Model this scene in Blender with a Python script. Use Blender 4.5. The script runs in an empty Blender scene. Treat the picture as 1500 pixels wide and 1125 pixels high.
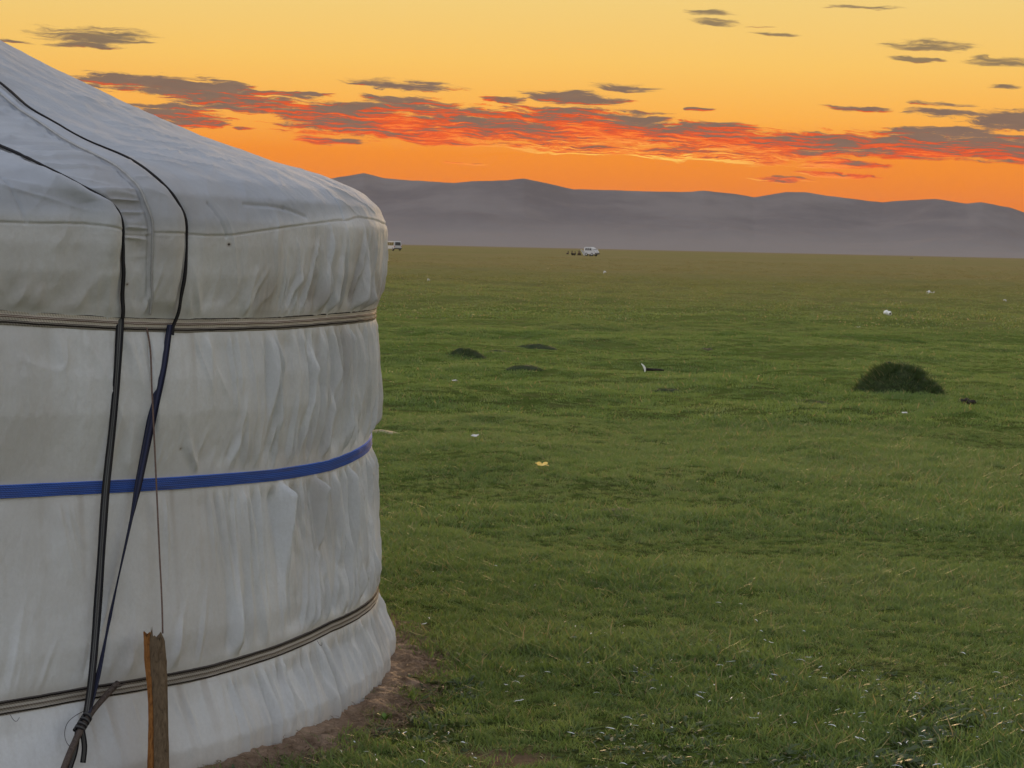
import bpy, bmesh, math, random
import numpy as np
from mathutils import Vector, Matrix
R = math.radians
sc = bpy.context.scene
col = sc.collection
random.seed(7)

# ------------------------------------------------------------------ camera
EYE = 1.5
FPX = 3334.0                                   # focal length for a 1500 px wide frame
pitch = -math.atan((562.5 - 361.0) / FPX)
roll = math.atan(0.022)
fwd = Vector((0, math.cos(pitch), math.sin(pitch)))
r0 = Vector((1, 0, 0)); u0 = r0.cross(fwd)
rgt = r0 * math.cos(roll) + u0 * math.sin(roll)
upv = rgt.cross(fwd)
cd = bpy.data.cameras.new('camera')
cd.sensor_width = 36.0; cd.lens = FPX / 1500.0 * 36.0
cd.clip_start = 0.1; cd.clip_end = 60000.0
cam = bpy.data.objects.new('camera', cd); col.objects.link(cam)
M = Matrix((rgt, upv, -fwd)).transposed().to_4x4(); M.translation = (0, 0, EYE)
cam.matrix_world = M
sc.camera = cam

# ------------------------------------------------------------------ node helpers
class NT:
    """tiny helper for writing node graphs as expressions"""
    def __init__(s, tree): s.t = tree
    def node(s, ty, **kw):
        n = s.t.nodes.new(ty)
        for k, v in kw.items(): setattr(n, k, v)
        return n
    def put(s, sock, v):
        if hasattr(v, 'is_output'): s.t.links.new(v, sock)
        elif v is not None:
            if sock.type == 'RGBA' and len(v) == 3: v = (*v, 1)
            sock.default_value = v
    def m(s, op, a, b=None, c=None, clamp=False):
        n = s.node('ShaderNodeMath', operation=op, use_clamp=clamp)
        for i, v in enumerate((a, b, c)):
            if v is not None: s.put(n.inputs[i], v)
        return n.outputs[0]
    def vm(s, op, a, b=None, c=None):
        n = s.node('ShaderNodeVectorMath', operation=op)
        for i, v in enumerate((a, b, c)):
            if v is not None: s.put(n.inputs[i], v)
        return n.outputs['Value'] if op in ('DOT_PRODUCT', 'LENGTH') else n.outputs[0]
    def xyz(s, x, y, z):
        n = s.node('ShaderNodeCombineXYZ')
        for i, v in enumerate((x, y, z)): s.put(n.inputs[i], v)
        return n.outputs[0]
    def noise(s, vec, scale, detail=4, rough=0.55, dist=0.0, ntype='FBM'):
        n = s.node('ShaderNodeTexNoise', noise_dimensions='3D')
        s.put(n.inputs['Vector'], vec); s.put(n.inputs['Scale'], scale)
        n.inputs['Detail'].default_value = detail; n.inputs['Roughness'].default_value = rough
        n.inputs['Distortion'].default_value = dist
        return n.outputs['Fac']
    def ramp(s, fac, stops, interp='LINEAR'):
        n = s.node('ShaderNodeValToRGB'); cr = n.color_ramp; cr.interpolation = interp
        while len(cr.elements) < len(stops): cr.elements.new(0.5)
        for e, (p, c) in zip(cr.elements, stops):
            e.position = p; e.color = (*c, 1) if not np.isscalar(c) else (c, c, c, 1)
        s.put(n.inputs[0], fac)
        return n.outputs[0]
    def mix(s, f, a, b, blend='MIX'):
        n = s.node('ShaderNodeMix', data_type='RGBA', blend_type=blend)
        s.put(n.inputs['Factor'], f); s.put(n.inputs[6], a); s.put(n.inputs[7], b)
        return n.outputs[2]
    def mapr(s, v, a, b, c=0.0, d=1.0, smooth=True):
        n = s.node('ShaderNodeMapRange', interpolation_type='SMOOTHSTEP' if smooth else 'LINEAR')
        for i, q in enumerate((v, a, b, c, d)): s.put(n.inputs[i], q)
        return n.outputs[0]

# ------------------------------------------------------------------ dusk sky
SUN_AZ, SUN_EL = 3.4, 3.0
wd = bpy.data.worlds.new('World'); sc.world = wd; wd.use_nodes = True
wt = wd.node_tree; wt.nodes.clear(); w = NT(wt)
tc = w.node('ShaderNodeTexCoord').outputs['Generated']
sp = w.node('ShaderNodeSeparateXYZ'); w.put(sp.inputs[0], tc)
az = w.m('MULTIPLY', w.m('ARCTAN2', sp.outputs[0], sp.outputs[1]), 57.29578)
el = w.m('MULTIPLY', w.m('ARCSINE', sp.outputs[2]), 57.29578)
def elramp(stops):                              # stops: (elevation in degrees, colour); the scale is stretched near the horizon
    f = lambda e: (max(e, 0) / 90.0) ** 0.4
    fac = w.m('POWER', w.m('DIVIDE', w.m('MAXIMUM', el, 0.0), 90.0), 0.4)
    return w.ramp(fac, [(f(e), c) for e, c in stops])
EXP = 1 / 2 ** 0.75                                # sky colours below are as they look on the picture
glow = elramp([(0, (.72, .20, .016)), (1.3, (.79, .180, .003)), (2.3, (.88, .255, .010)), (3.3, (.95, .43, .062)), (4.6, (.93, .55, .125)),
               (6.3, (.87, .61, .20)), (11, (.92, .79, .54)), (24, (1.06, .99, .88)), (50, (.68, .73, .84)), (90, (.30, .36, .50))])
glow = w.mix(1.0, glow, (EXP, EXP, EXP), 'MULTIPLY')
away = elramp([(0, (.32, .30, .31)), (6, (.36, .345, .35)), (16, (.37, .365, .385)), (32, (.31, .325, .38)), (50, (.24, .27, .34)), (90, (.178, .214, .297))])
# extra brightness added to the far sky on the left, so cloth folds show
cl_ = w.m('MULTIPLY_ADD', w.m('MULTIPLY', w.m('COSINE', w.m('MULTIPLY', w.m('SUBTRACT', az, 258.0), 0.0174533)), w.m('COSINE', w.m('MULTIPLY', el, 0.0174533))), 1.08, 1.27)
away = w.vm('SCALE', away); away.node.inputs['Scale'].default_value = 1.0; w.put(away.node.inputs['Scale'], cl_)
ca = w.m('COSINE', w.m('MULTIPLY', w.m('SUBTRACT', az, SUN_AZ), 0.0174533))
wg = w.mapr(ca, -0.72, 0.62)
base = w.mix(wg, away, glow)
# the horizon glow is strongest right round the sunset
near = w.mapr(ca, 0.955, 1.0)
base = w.mix(w.m('MULTIPLY', near, 0.5), base, w.mix(1.0, base, (1.06, 1.04, 1.0), 'MULTIPLY'))
CLOUDS = [(-9.223,3.513,2.062,.241),(-7.8,3.438,1.89,.275),(-5.947,3.47,1.375,.103),(-8.546,2.787,1.289,.241),(-8.041,2.617,.722,.137),
 (-6.787,3.199,2.234,.223),(-4.413,3.04,2.234,.327),(-2.713,3.308,1.547,.258),(-3.386,2.812,2.578,.344),(-.998,3.032,2.75,.412),(-2.017,2.636,2.578,.206),
 (1.22,3.29,1.719,.292),(.717,2.872,3.093,.378),(2.42,3.184,1.719,.344),(4.131,2.968,2.578,.344),(4.805,3.222,1.289,.189),(5.834,2.834,2.75,.35),
 (8.189,3.034,2.75,.27),(10.847,3.209,2.4,.31),(11.679,2.964,2.0,.25),(9.696,2.922,2.578,.25),(1.58,2.545,2.406,.155),(4.143,2.51,1.89,.137),
 (5.674,2.487,1.203,.137),(-4.827,2.389,.859,.12),(-2.894,3.855,1.272,.155),(-.413,3.641,.773,.086),(1.294,3.785,1.289,.189),(2.602,4.09,.894,.103),
 (4.487,3.662,.309,.069),(-10.644,4.595,1.409,.223),(-10.724,4.341,.859,.086),(-12.363,4.29,.481,.052),(4.643,6.053,.55,.086),(4.818,5.828,.687,.086),
 (6.004,5.765,.55,.038),(6.431,5.601,.516,.052),(8.672,6.342,1.169,.052),(10.194,5.491,1.169,.155),(9.708,5.124,.687,.069),(11.931,5.161,.945,.137),
 (12.034,4.555,.55,.069),(8.331,3.88,.825,.077),(10.406,4.073,1.065,.06),(10.661,3.851,.945,.12),(12.143,3.765,1.2,.25),(8.004,2.486,1.2,.15),
 (6.534,2.023,.825,.069),(7.962,2.214,1.031,.069),(-1.319,1.995,.584,.038),(-6.946,2.516,.378,.052),
 # the same bank going on to either side of the view
 (-14.5,3.4,2.8,.26),(-18.5,3.7,2.6,.2),(-24,3.2,3.2,.3),(15.5,3.1,3.0,.3),(19.5,3.5,2.6,.24),(25,3.0,3.4,.3),(17,5.2,1.6,.15),(-19,5.8,1.8,.16)]
elt = w.m('MULTIPLY_ADD', az, 0.033, el)        # streaks run slightly downhill to the right
def cloud_field(dv):
    v = w.m('SUBTRACT', elt, dv)
    q = w.xyz(az, v, 0.0)
    warp = w.noise(w.vm('MULTIPLY', q, (0.5, 2.2, 1.0)), 1.0, 3, 0.55)
    warp2 = w.noise(w.vm('MULTIPLY', w.vm('ADD', q, (31.0, 7.0, 3.0)), (0.9, 3.0, 1.0)), 1.0, 3, 0.55)
    qw = w.vm('ADD', q, w.xyz(w.m('MULTIPLY_ADD', warp, 1.3, -0.65), w.m('MULTIPLY_ADD', warp2, 0.30, -0.15), 0.0))
    acc = None
    for (x, y, a, b) in CLOUDS:
        d = w.vm('MULTIPLY_ADD', qw, (1 / a, 1 / b, 0), (-x / a, -y / b, 0))
        r2 = w.vm('DOT_PRODUCT', d, d)
        acc = r2 if acc is None else w.m('MINIMUM', acc, r2)
    e = w.m('MAXIMUM', w.m('SUBTRACT', 1.0, acc), -2.5)
    n1 = w.noise(w.vm('MULTIPLY', qw, (0.60, 7.5, 1.0)), 1.0, 12, 0.72)
    return w.m('ADD', e, w.m('MULTIPLY_ADD', n1, 5.6, -2.6)), qw
fld, qw = cloud_field(0.0)
fld2, _ = cloud_field(0.035)
dens = w.m('MULTIPLY', w.mapr(fld, 0.0, w.mapr(elt, 3.4, 5.0, 0.62, 1.25)), w.mapr(elt, 4.0, 5.6, 0.98, 0.88))
relief = w.m('SUBTRACT', fld, fld2)             # more cloud here than just below: an underside, lit by the sun under the horizon
streak = w.noise(w.vm('MULTIPLY', qw, (0.85, 19.0, 1.0)), 1.0, 9, 0.72)
patch = w.noise(w.vm('MULTIPLY', qw, (0.40, 1.9, 1.0)), 1.0, 3, 0.6)
sunprox = w.m('MULTIPLY', w.mapr(w.m('ABSOLUTE', w.m('SUBTRACT', az, 2.0)), 2.0, 15.0, 1.0, 0.45), w.mapr(elt, 2.7, 4.3, 1.0, 0.22))
lit = w.m('ADD', w.m('MULTIPLY', relief, 0.55), w.m('MULTIPLY_ADD', streak, 4.2, -2.1))
lit = w.m('ADD', lit, w.m('MULTIPLY_ADD', patch, 2.7, -1.50))
lit = w.m('MULTIPLY', w.m('ADD', lit, w.m('MULTIPLY_ADD', sunprox, 1.15, -0.48)), w.m('MULTIPLY_ADD', sunprox, 0.7, 0.3))
# thin edges let more light through
lit = w.m('ADD', lit, w.m('MULTIPLY', w.mapr(fld, 0.0, 0.9, 0.30, 0.0), sunprox))
hot = w.m('MULTIPLY', w.mapr(w.m('ABSOLUTE', w.m('SUBTRACT', az, 3.2)), 0.5, 6.0, 1.0, 0.0), w.mapr(elt, 2.4, 2.95, 1.0, 0.0))
ccol = w.ramp(lit, [(0.0, (.165, .112, .096)), (0.18, (.20, .105, .078)), (0.33, (.66, .055, .010)), (0.70, (.86, .078, .010)), (1.0, (1.0, .21, .022))])
chot = w.ramp(lit, [(0.0, (.24, .075, .035)), (0.22, (.66, .075, .012)), (0.5, (.98, .19, .015)), (0.78, (1.0, .42, .04)), (1.0, (1.0, .62, .11))])
ccol = w.mix(hot, ccol, chot)
ccol = w.mix(w.mapr(w.noise(w.vm('MULTIPLY', qw, (0.9, 5.0, 1.0)), 1.0, 6, 0.65), 0.35, 0.7, 0.0, w.mapr(lit, 0.1, 0.35, 0.32, 0.0)), ccol, (.26, .165, .12))
high = w.mapr(elt, 3.7, 4.9)
ccol = w.mix(w.m('MULTIPLY', high, 0.7), ccol, w.mix(streak, (.105, .09, .068), (.235, .18, .11)))
ccol = w.mix(1.0, ccol, (EXP, EXP, EXP), 'MULTIPLY')
sky = w.mix(w.m('MULTIPLY', dens, 0.96), base, ccol)
# a little of the physical sky for the side away from the sunset
ns = w.node('ShaderNodeTexSky', sky_type='NISHITA', sun_disc=False)
ns.sun_elevation = R(SUN_EL); ns.sun_rotation = R(SUN_AZ)
nsk = w.mix(1.0, ns.outputs[0], (.05, .05, .05), 'MULTIPLY')
nsk = w.mix(wg, nsk, (0, 0, 0))
tot = w.mix(1.0, sky, nsk, 'ADD')
bg = w.node('ShaderNodeBackground'); w.put(bg.inputs[0], tot); bg.inputs[1].default_value = 1.0
wo = w.node('ShaderNodeOutputWorld'); wt.links.new(bg.outputs[0], wo.inputs[0])

sd = bpy.data.lights.new('sun', 'SUN'); sd.energy = 1.9; sd.angle = R(12); sd.color = (1.0, .64, .32)
sun = bpy.data.objects.new('sun', sd); col.objects.link(sun)
sv = Vector((math.sin(R(SUN_AZ)) * math.cos(R(SUN_EL + 3)), math.cos(R(SUN_AZ)) * math.cos(R(SUN_EL + 3)), math.sin(R(SUN_EL + 3))))
sun.rotation_euler = sv.to_track_quat('Z', 'Y').to_euler()
sun.location = (20, 300, 60)

sc.view_settings.view_transform = 'Standard'; sc.view_settings.look = 'None'
sc.view_settings.exposure = 0.75; sc.view_settings.gamma = 1.0
sc.view_settings.use_curve_mapping = False
sc.render.engine = 'CYCLES'
sc.cycles.max_bounces = 6; sc.cycles.diffuse_bounces = 3; sc.cycles.transmission_bounces = 4; sc.cycles.volume_bounces = 0

# ------------------------------------------------------------------ object helpers
def tag(o, label=None, cat=None, group=None, kind=None):
    if label: o['label'] = label
    if cat: o['category'] = cat
    if group: o['group'] = group
    if kind: o['kind'] = kind
    return o
def link(name, me, mat=None, parent=None):
    o = bpy.data.objects.new(name, me); col.objects.link(o)
    if mat is not None: me.materials.append(mat)
    if parent is not None: o.parent = parent
    return o
def empty(name, loc, rz=0.0):
    o = bpy.data.objects.new(name, None); col.objects.link(o)
    o.location = loc; o.rotation_euler = (0, 0, rz); o.empty_display_size = 0.1
    return o
def np_mesh(name, V, F, smooth=True, attrs=None, uv=None):
    V = np.asarray(V, np.float32); F = np.asarray(F, np.int32); k = F.shape[1]
    me = bpy.data.meshes.new(name)
    me.vertices.add(len(V)); me.vertices.foreach_set('co', V.ravel())
    me.loops.add(F.size); me.loops.foreach_set('vertex_index', F.ravel())
    me.polygons.add(len(F)); me.polygons.foreach_set('loop_start', np.arange(0, F.size, k, dtype=np.int32))
    me.polygons.foreach_set('loop_total', np.full(len(F), k, np.int32))
    if smooth: me.polygons.foreach_set('use_smooth', np.ones(len(F), bool))
    if uv is not None:
        l = me.uv_layers.new(name='UVMap'); l.data.foreach_set('uv', np.asarray(uv, np.float32)[F.ravel()].ravel())
    for a, v in (attrs or {}).items():
        v = np.asarray(v, np.float32)
        at = me.attributes.new(a, 'FLOAT', 'POINT'); at.data.foreach_set('value', v)
    me.update(calc_edges=True); me.validate()
    return me
def grid_faces(nr, nc, wrap=False):
    i = np.arange(nr - 1)[:, None]; j = np.arange(nc if wrap else nc - 1)[None, :]
    a = i * nc + j; b = i * nc + (j + 1) % nc
    return np.stack([a, b, b + nc, a + nc], -1).reshape(-1, 4)
def tube_mesh(name, P, rad, n=8, flat=1.0, side=None):
    """closed tube along the points P (elliptical when flat < 1; 'side' is the wide direction)"""
    P = np.asarray(P, float); T = np.gradient(P, axis=0); T /= np.linalg.norm(T, axis=1)[:, None]
    rad = np.broadcast_to(np.asarray(rad, float), (len(P),))
    S = np.tile(np.asarray(side if side is not None else (0, 0, 1.0), float), (len(P), 1)) if np.ndim(side) != 2 else np.asarray(side, float)
    if side is None:
        S[np.abs((S * T).sum(1)) > .95] = (1, 0, 0)
    S = S - (S * T).sum(1)[:, None] * T; S /= np.linalg.norm(S, axis=1)[:, None]
    B = np.cross(T, S)
    an = np.linspace(0, 2 * np.pi, n, endpoint=False)
    V = P[:, None] + rad[:, None, None] * (np.cos(an)[None, :, None] * S[:, None] + flat * np.sin(an)[None, :, None] * B[:, None])
    F = grid_faces(len(P), n, True)
    V = V.reshape(-1, 3); V = np.vstack([V, P[0], P[-1]])
    m = len(V); k = np.arange(n); e0 = (len(P) - 1) * n
    caps = np.vstack([np.stack([(k + 1) % n, k, np.full(n, m - 2), np.full(n, m - 2)], -1)[:, :3],
                      np.stack([e0 + k, e0 + (k + 1) % n, np.full(n, m - 1)], -1)])
    me = bpy.data.meshes.new(name)
    me.from_pydata(V.tolist(), [], F.tolist() + caps.tolist())
    for p in me.polygons: p.use_smooth = True
    uvl = me.uv_layers.new(name='UVMap')
    L = np.concatenate([[0], np.cumsum(np.linalg.norm(np.diff(P, axis=0), axis=1))])
    uu = np.concatenate([np.repeat(L, n), [0, L[-1]]]); vv = np.concatenate([np.tile(np.cos(an) * .5 + .5, len(P)), [.5, .5]])
    for lo in me.loops: uvl.data[lo.index].uv = (uu[lo.vertex_index], vv[lo.vertex_index])
    return me
def smooth_path(P, n):
    P = np.asarray(P, float); d = np.concatenate([[0], np.cumsum(np.linalg.norm(np.diff(P, axis=0), axis=1))])
    s = np.linspace(0, d[-1], n); Q = np.stack([np.interp(s, d, P[:, k]) for k in range(P.shape[1])], -1)
    k = max(1, n // (len(P) * 2))
    for _ in range(2):
        pad = np.vstack([np.repeat(Q[:1], k, 0), Q, np.repeat(Q[-1:], k, 0)])
        cs = np.cumsum(np.vstack([np.zeros((1, Q.shape[1])), pad]), 0)
        Q2 = (cs[2 * k + 1:] - cs[:-2 * k - 1]) / (2 * k + 1)
        Q2[0] = Q[0]; Q2[-1] = Q[-1]; Q = Q2
    return Q
_rs = np.random.RandomState(11)
_lat = [_rs.rand(256, 256) for _ in range(8)]
def vnoise(x, y, seed=0):
    t = _lat[seed % 8]; x = np.asarray(x, float) + seed * 17.3; y = np.asarray(y, float) + seed * 5.7
    xi = np.floor(x).astype(int); yi = np.floor(y).astype(int); fx = x - xi; fy = y - yi
    fx = fx * fx * fx * (fx * (fx * 6 - 15) + 10); fy = fy * fy * fy * (fy * (fy * 6 - 15) + 10)
    g = lambda a, b: t[a % 256, b % 256]
    return ((g(xi, yi) * (1 - fx) + g(xi + 1, yi) * fx) * (1 - fy) + (g(xi, yi + 1) * (1 - fx) + g(xi + 1, yi + 1) * fx) * fy) * 2 - 1
def fbm(x, y, seed=0, oct=3, gain=.5):
    r = 0; a = 1; f = 1
    for o in range(oct):
        r = r + a * vnoise(x * f, y * f, seed + o); a *= gain; f *= 2.03
    return r
def sstep(x, a, b):
    t = np.clip((x - a) / (b - a), 0, 1); return t * t * (3 - 2 * t)

# ------------------------------------------------------------------ materials
def mat(name, color=(.5, .5, .5), rough=.8, spec=.3, metal=0.0):
    m = bpy.data.materials.new(name); m.use_nodes = True
    b = m.node_tree.nodes['Principled BSDF']
    b.inputs['Base Color'].default_value = (*color, 1); b.inputs['Roughness'].default_value = rough
    b.inputs['Specular IOR Level'].default_value = spec; b.inputs['Metallic'].default_value = metal
    return m, NT(m.node_tree), b
def varied(name, c1, c2, scale, rough=.85, spec=.15, bump=0.0, bscale=None, stretch=(1, 1, 1)):
    m, n, b = mat(name, c1, rough, spec)
    p = n.node('ShaderNodeTexCoord').outputs['Object']
    p = n.vm('MULTIPLY', p, stretch)
    f = n.noise(p, scale, 5, .6)
    n.put(b.inputs['Base Color'], n.mix(n.mapr(f, .3, .7), c1, c2))
    if bump:
        bn = n.node('ShaderNodeBump'); bn.inputs['Strength'].default_value = bump; bn.inputs['Distance'].default_value = .01
        n.put(bn.inputs['Height'], n.noise(p, bscale or scale * 2, 5, .65)); n.put(b.inputs['Normal'], bn.outputs[0])
    return m
MAT = {}
MAT['black_cloth'] = varied('black_cloth', (.012, .012, .016), (.03, .03, .036), 60)
MAT['soil'] = varied('soil', (.18, .118, .078), (.31, .215, .148), 18, bump=.9, bscale=60)
MAT['dung'] = varied('dung', (.018, .014, .011), (.05, .04, .032), 30, bump=1.0, bscale=60)
MAT['drydung'] = varied('drydung', (.06, .05, .035), (.15, .125, .09), 30, bump=1.0, bscale=60)
MAT['white_litter'] = varied('white_litter', (.66, .64, .60), (.56, .54, .5), 20)
MAT['yellow_litter'] = varied('yellow_litter', (.85, .55, .12), (.9, .68, .25), 20)
MAT['van_white'] = mat('van_white', (.46, .45, .44), .4, .4)[0]
MAT['glass_dark'] = mat('glass_dark', (.02, .018, .018), .08, .6)[0]
MAT['tyre'] = mat('tyre', (.015, .015, .015), .9)[0]
MAT['rim'] = mat('rim', (.4, .4, .4), .4, .5, .8)[0]
MAT['lamp_red'] = mat('lamp_red', (.35, .02, .015), .3)[0]
MAT['lamp_clear'] = mat('lamp_clear', (.85, .83, .78), .15, .6)[0]
MAT['trim'] = mat('trim', (.06, .055, .05), .6)[0]
MAT['skin'] = mat('skin', (.3, .18, .12), .6)[0]
MAT['dark_clothes'] = varied('dark_clothes', (.03, .022, .018), (.05, .038, .03), 6)
MAT['brown_clothes'] = varied('brown_clothes', (.07, .045, .03), (.10, .065, .045), 6)
MAT['hair'] = mat('hair', (.012, .01, .009), .6)[0]
MAT['wire'] = mat('wire', (.03, .028, .028), .5)[0]
MAT['bone'] = varied('bone', (.85, .83, .76), (.72, .70, .62), 40)
MAT['leaf'] = varied('leaf', (.10, .17, .03), (.13, .21, .04), 30, rough=.5)

# ------------------------------------------------------------------ yurt geometry constants (needed by the ground as well)
YD = 8.64; ya = R(-23.4)
YC = np.array([YD * math.sin(ya), YD * math.cos(ya)])         # yurt axis
yc = -YC / np.linalg.norm(YC); ye = np.array([-yc[1], yc[0]])

def gz(x, y):
    """height of the steppe"""
    x = np.asarray(x, float); y = np.asarray(y, float)
    d = np.hypot(x, y); dy = np.hypot(x - YC[0], y - YC[1])
    k1 = sstep(dy, 3.3, 5.5) * sstep(d, 5.5, 13)
    hum = np.maximum(fbm(x / 1.3, y / 1.9, 0, 3), -.35)
    z = k1 * (.028 + .038 * sstep(d, 12, 25)) * hum + sstep(d, 14, 40) * .10 * fbm(x / 4.5, y / 3.2, 3, 2) * (1 - sstep(d, 700, 2000))
    z = z + sstep(d, 60, 250) * .12 * fbm(x / 35, y / 22, 1, 2)
    z = z + sstep(d, 500, 2500) * .45 * fbm(x / 420, y / 260, 2, 2) - 1.2 * sstep(d, 2500, 6500) * .3
    z = z + .006 * sstep(dy, 3.1, 3.6) * fbm(x / .22, y / .22, 4, 2) * (1 - sstep(d, 30, 60))
    return z

# ------------------------------------------------------------------ ground
def far_steppe(n, P, near_colour, k0=1.1):
    """the far steppe is grazed drier and browner, in uneven tracts"""
    d = n.vm('LENGTH', P)
    lg = n.m('LOGARITHM', n.m('MAXIMUM', d, 1.0), 10.0)
    big = n.noise(n.vm('MULTIPLY', P, (.4, 1.0, 0)), .014, 6, .6)
    mid = n.noise(n.vm('MULTIPLY', P, (.5, 1.0, 0)), .11, 5, .6)
    dry = n.mix(n.mapr(big, .35, .66), tuple(k0 * v for v in (.205, .152, .072)), tuple(k0 * v for v in (.165, .142, .056)))
    k = n.m('ADD', n.mapr(lg, 1.42, 2.4, 0, 1), n.m('MULTIPLY_ADD', n.m('ADD', big, mid), .7, -.7), clamp=True)
    k = n.m('MULTIPLY', k, n.mapr(lg, 1.3, 1.7))
    c_ = n.mix(n.m('MULTIPLY', k, .82), near_colour, dry)
    return n.mix(n.mapr(lg, 3.1, 3.6), c_, (.205, .155, .088))
rad = [0.0, 1.0, 2.0, 3.0, 4.0, 5.0, 5.6]
while rad[-1] < 13200: rad.append(rad[-1] + max(.045, rad[-1] * (.0052 if rad[-1] < 160 else .03)))
rad = np.array(rad)
azf = np.arange(-17, 17.001, .1)
azc = np.concatenate([np.arange(-180, -60, 6), np.arange(-60, -17, 1.0), azf, np.arange(18, 60, 1.0), np.arange(60, 180, 6)])
RR, AA = np.meshgrid(rad, np.radians(azc), indexing='ij')
X = RR * np.sin(AA); Y = RR * np.cos(AA)
me = np_mesh('ground', np.stack([X, Y, gz(X, Y)], -1).reshape(-1, 3), grid_faces(len(rad), len(azc), True))
m, n, b = mat('steppe', (.08, .09, .04), 1.0, 0.0)
P = n.node('ShaderNodeTexCoord').outputs['Object']
sepP = n.node('ShaderNodeSeparateXYZ'); n.put(sepP.inputs[0], P)
dist = n.vm('LENGTH', P)
n1 = n.noise(n.vm('MULTIPLY', P, (1, 1.4, 1)), .22, 6, .6)
n2 = n.noise(P, 3.2, 6, .65)
n3 = n.noise(P, 34, 4, .7)
green = n.mix(n.mapr(n1, .35, .68), (.072, .108, .020), (.104, .128, .030))
green = n.mix(n.mapr(n2, .42, .75), green, (.135, .13, .048))
nearc = n.mix(n.mapr(n3, .35, .65), (.03, .038, .012), green)
full = far_steppe(n, P, n.mix(n.mapr(dist, 9, 45), nearc, green), 1.2)
# worn soil shows by the tent and in a bare patch
pt = n.vm('SUBTRACT', P, (float(YC[0]), float(YC[1]), 0.0))
dtent = n.vm('LENGTH', pt)
bare1 = n.mapr(n.m('ADD', dtent, n.m('MULTIPLY_ADD', n.noise(P, 7, 4, .6), .3, -.15)), 3.16, 3.3, 1, 0)
bare2 = n.mapr(n.m('ADD', n.vm('LENGTH', n.vm('MULTIPLY', n.vm('SUBTRACT', P, (.0, 6.62, 0)), (1, .8, 1))), n.m('MULTIPLY_ADD', n.noise(P, 9, 4, .6), .3, -.15)), .06, .2, 1, 0)
bare = n.m('MAXIMUM', bare1, n.m('MULTIPLY', bare2, .9))
soilc = n.mix(n3, (.09, .055, .033), (.21, .14, .09))
n.put(b.inputs['Base Color'], n.mix(bare, full, soilc))
bn = n.node('ShaderNodeBump'); bn.inputs['Strength'].default_value = .8; bn.inputs['Distance'].default_value = .02
n.put(bn.inputs['Height'], n.m('ADD', n3, n2)); n.put(b.inputs['Normal'], bn.outputs[0])
tag(link('ground', me, m), kind='structure')

# ------------------------------------------------------------------ hills far across the plain
RIDGE = np.array([(-60, .8), (-45, 1.3), (-32, .9), (-24, 1.4), (-17.528,1.236),(-12.741,1.275),(-10.273,1.224),(-7.77,1.40),(-6.081,1.415),(-4.725,1.584),(-4.216,1.681),(-3.825,1.758),(-3.363,1.65),(-2.85,1.611),
 (-1.994,1.58),(-1.566,1.556),(-1.139,1.616),(-.284,1.653),(.177,1.714),(.745,1.607),(1.433,1.468),(2.289,1.469),(3.315,1.456),(4.167,1.456),(4.677,1.501),
 (5.529,1.432),(5.955,1.356),(6.712,1.506),(7.218,1.516),(7.472,1.47),(8.231,1.382),(9.071,1.297),(9.736,1.36),(10.399,1.405),(11.146,1.301),(11.507,1.341),
 (12.217,1.22),(12.548,1.109),(14.177,.89),(17.351,.882),(21.916,.724),(32,1.1),(45,.7),(60,.9)])
ha = np.concatenate([np.arange(-60, -18, .5), np.arange(-18, 18, .06), np.arange(18, 60.1, .5)])
hd = np.linspace(0, 1, 90)
HD, HA = np.meshgrid(hd, ha, indexing='ij')
ridge = np.interp(HA, RIDGE[:, 0], RIDGE[:, 1])
# broad spurs: the crest sits nearer or farther along the range
crest = 10000 + 500 * vnoise(HA / 3.1, HA * 0 + 2.2, 1)
foot = 7000 + 450 * vnoise(HA / 2.3, HA * 0 + 9.1, 2)
dd = foot + (crest - foot) * np.minimum(HD / .8, 1) + np.maximum(HD - .8, 0) / .2 * 1800
t = np.minimum(HD / .8, 1)
shape = .32 * t + .68 * t ** 2.1
xx = dd * np.sin(np.radians(HA)); yy = dd * np.cos(np.radians(HA))
gully = fbm(xx / 520 + HD * .5, yy / 1300, 5, 4, .55) * .5
h = np.tan(np.radians(ridge)) * crest * shape
h = h * (1 + .30 * gully * (1 - t) * .7 * np.sin(np.pi * np.minimum(t, 1)) ** .5)
h = h + 12 * fbm(xx / 240, yy / 420, 6, 3) * np.sin(np.pi * t) + 1.5
h = np.where(HD > .8, h * (1 - ((HD - .8) / .2) ** 2 * .7), h)
h = h + .9 * fbm(HA * 5, HD * 3, 7, 2) * t - 3.0 * (1 - t) ** 6
me = np_mesh('hills', np.stack([xx, yy, h], -1).reshape(-1, 3), grid_faces(len(hd), len(ha)))
m, n, b = mat('hillside', (.1, .09, .08), 1.0, 0.0)
P = n.node('ShaderNodeTexCoord').outputs['Object']
f1 = n.noise(n.vm('MULTIPLY', P, (1, .5, 2.5)), .0022, 7, .6)
f2 = n.noise(n.vm('MULTIPLY', P, (1, .4, 2)), .012, 5, .6)
sp2 = n.node('ShaderNodeSeparateXYZ'); n.put(sp2.inputs[0], P)
cc = n.mix(n.mapr(f1, .35, .65), (.128, .114, .117), (.180, .160, .155))
cc = n.mix(n.mapr(f2, .5, .75, 0, .5), cc, (.172, .153, .148))
cc = n.mix(n.mapr(n.m('ADD', sp2.outputs[2], n.m('MULTIPLY_ADD', f1, 120.0, -60.0)), 5, 130, .85, 0), cc, (.225, .198, .183))  # paler foot painted into the colour, for haze lying along the base
n.put(b.inputs['Base Color'], cc)
tag(link('hills', me, m), kind='structure')

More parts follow.
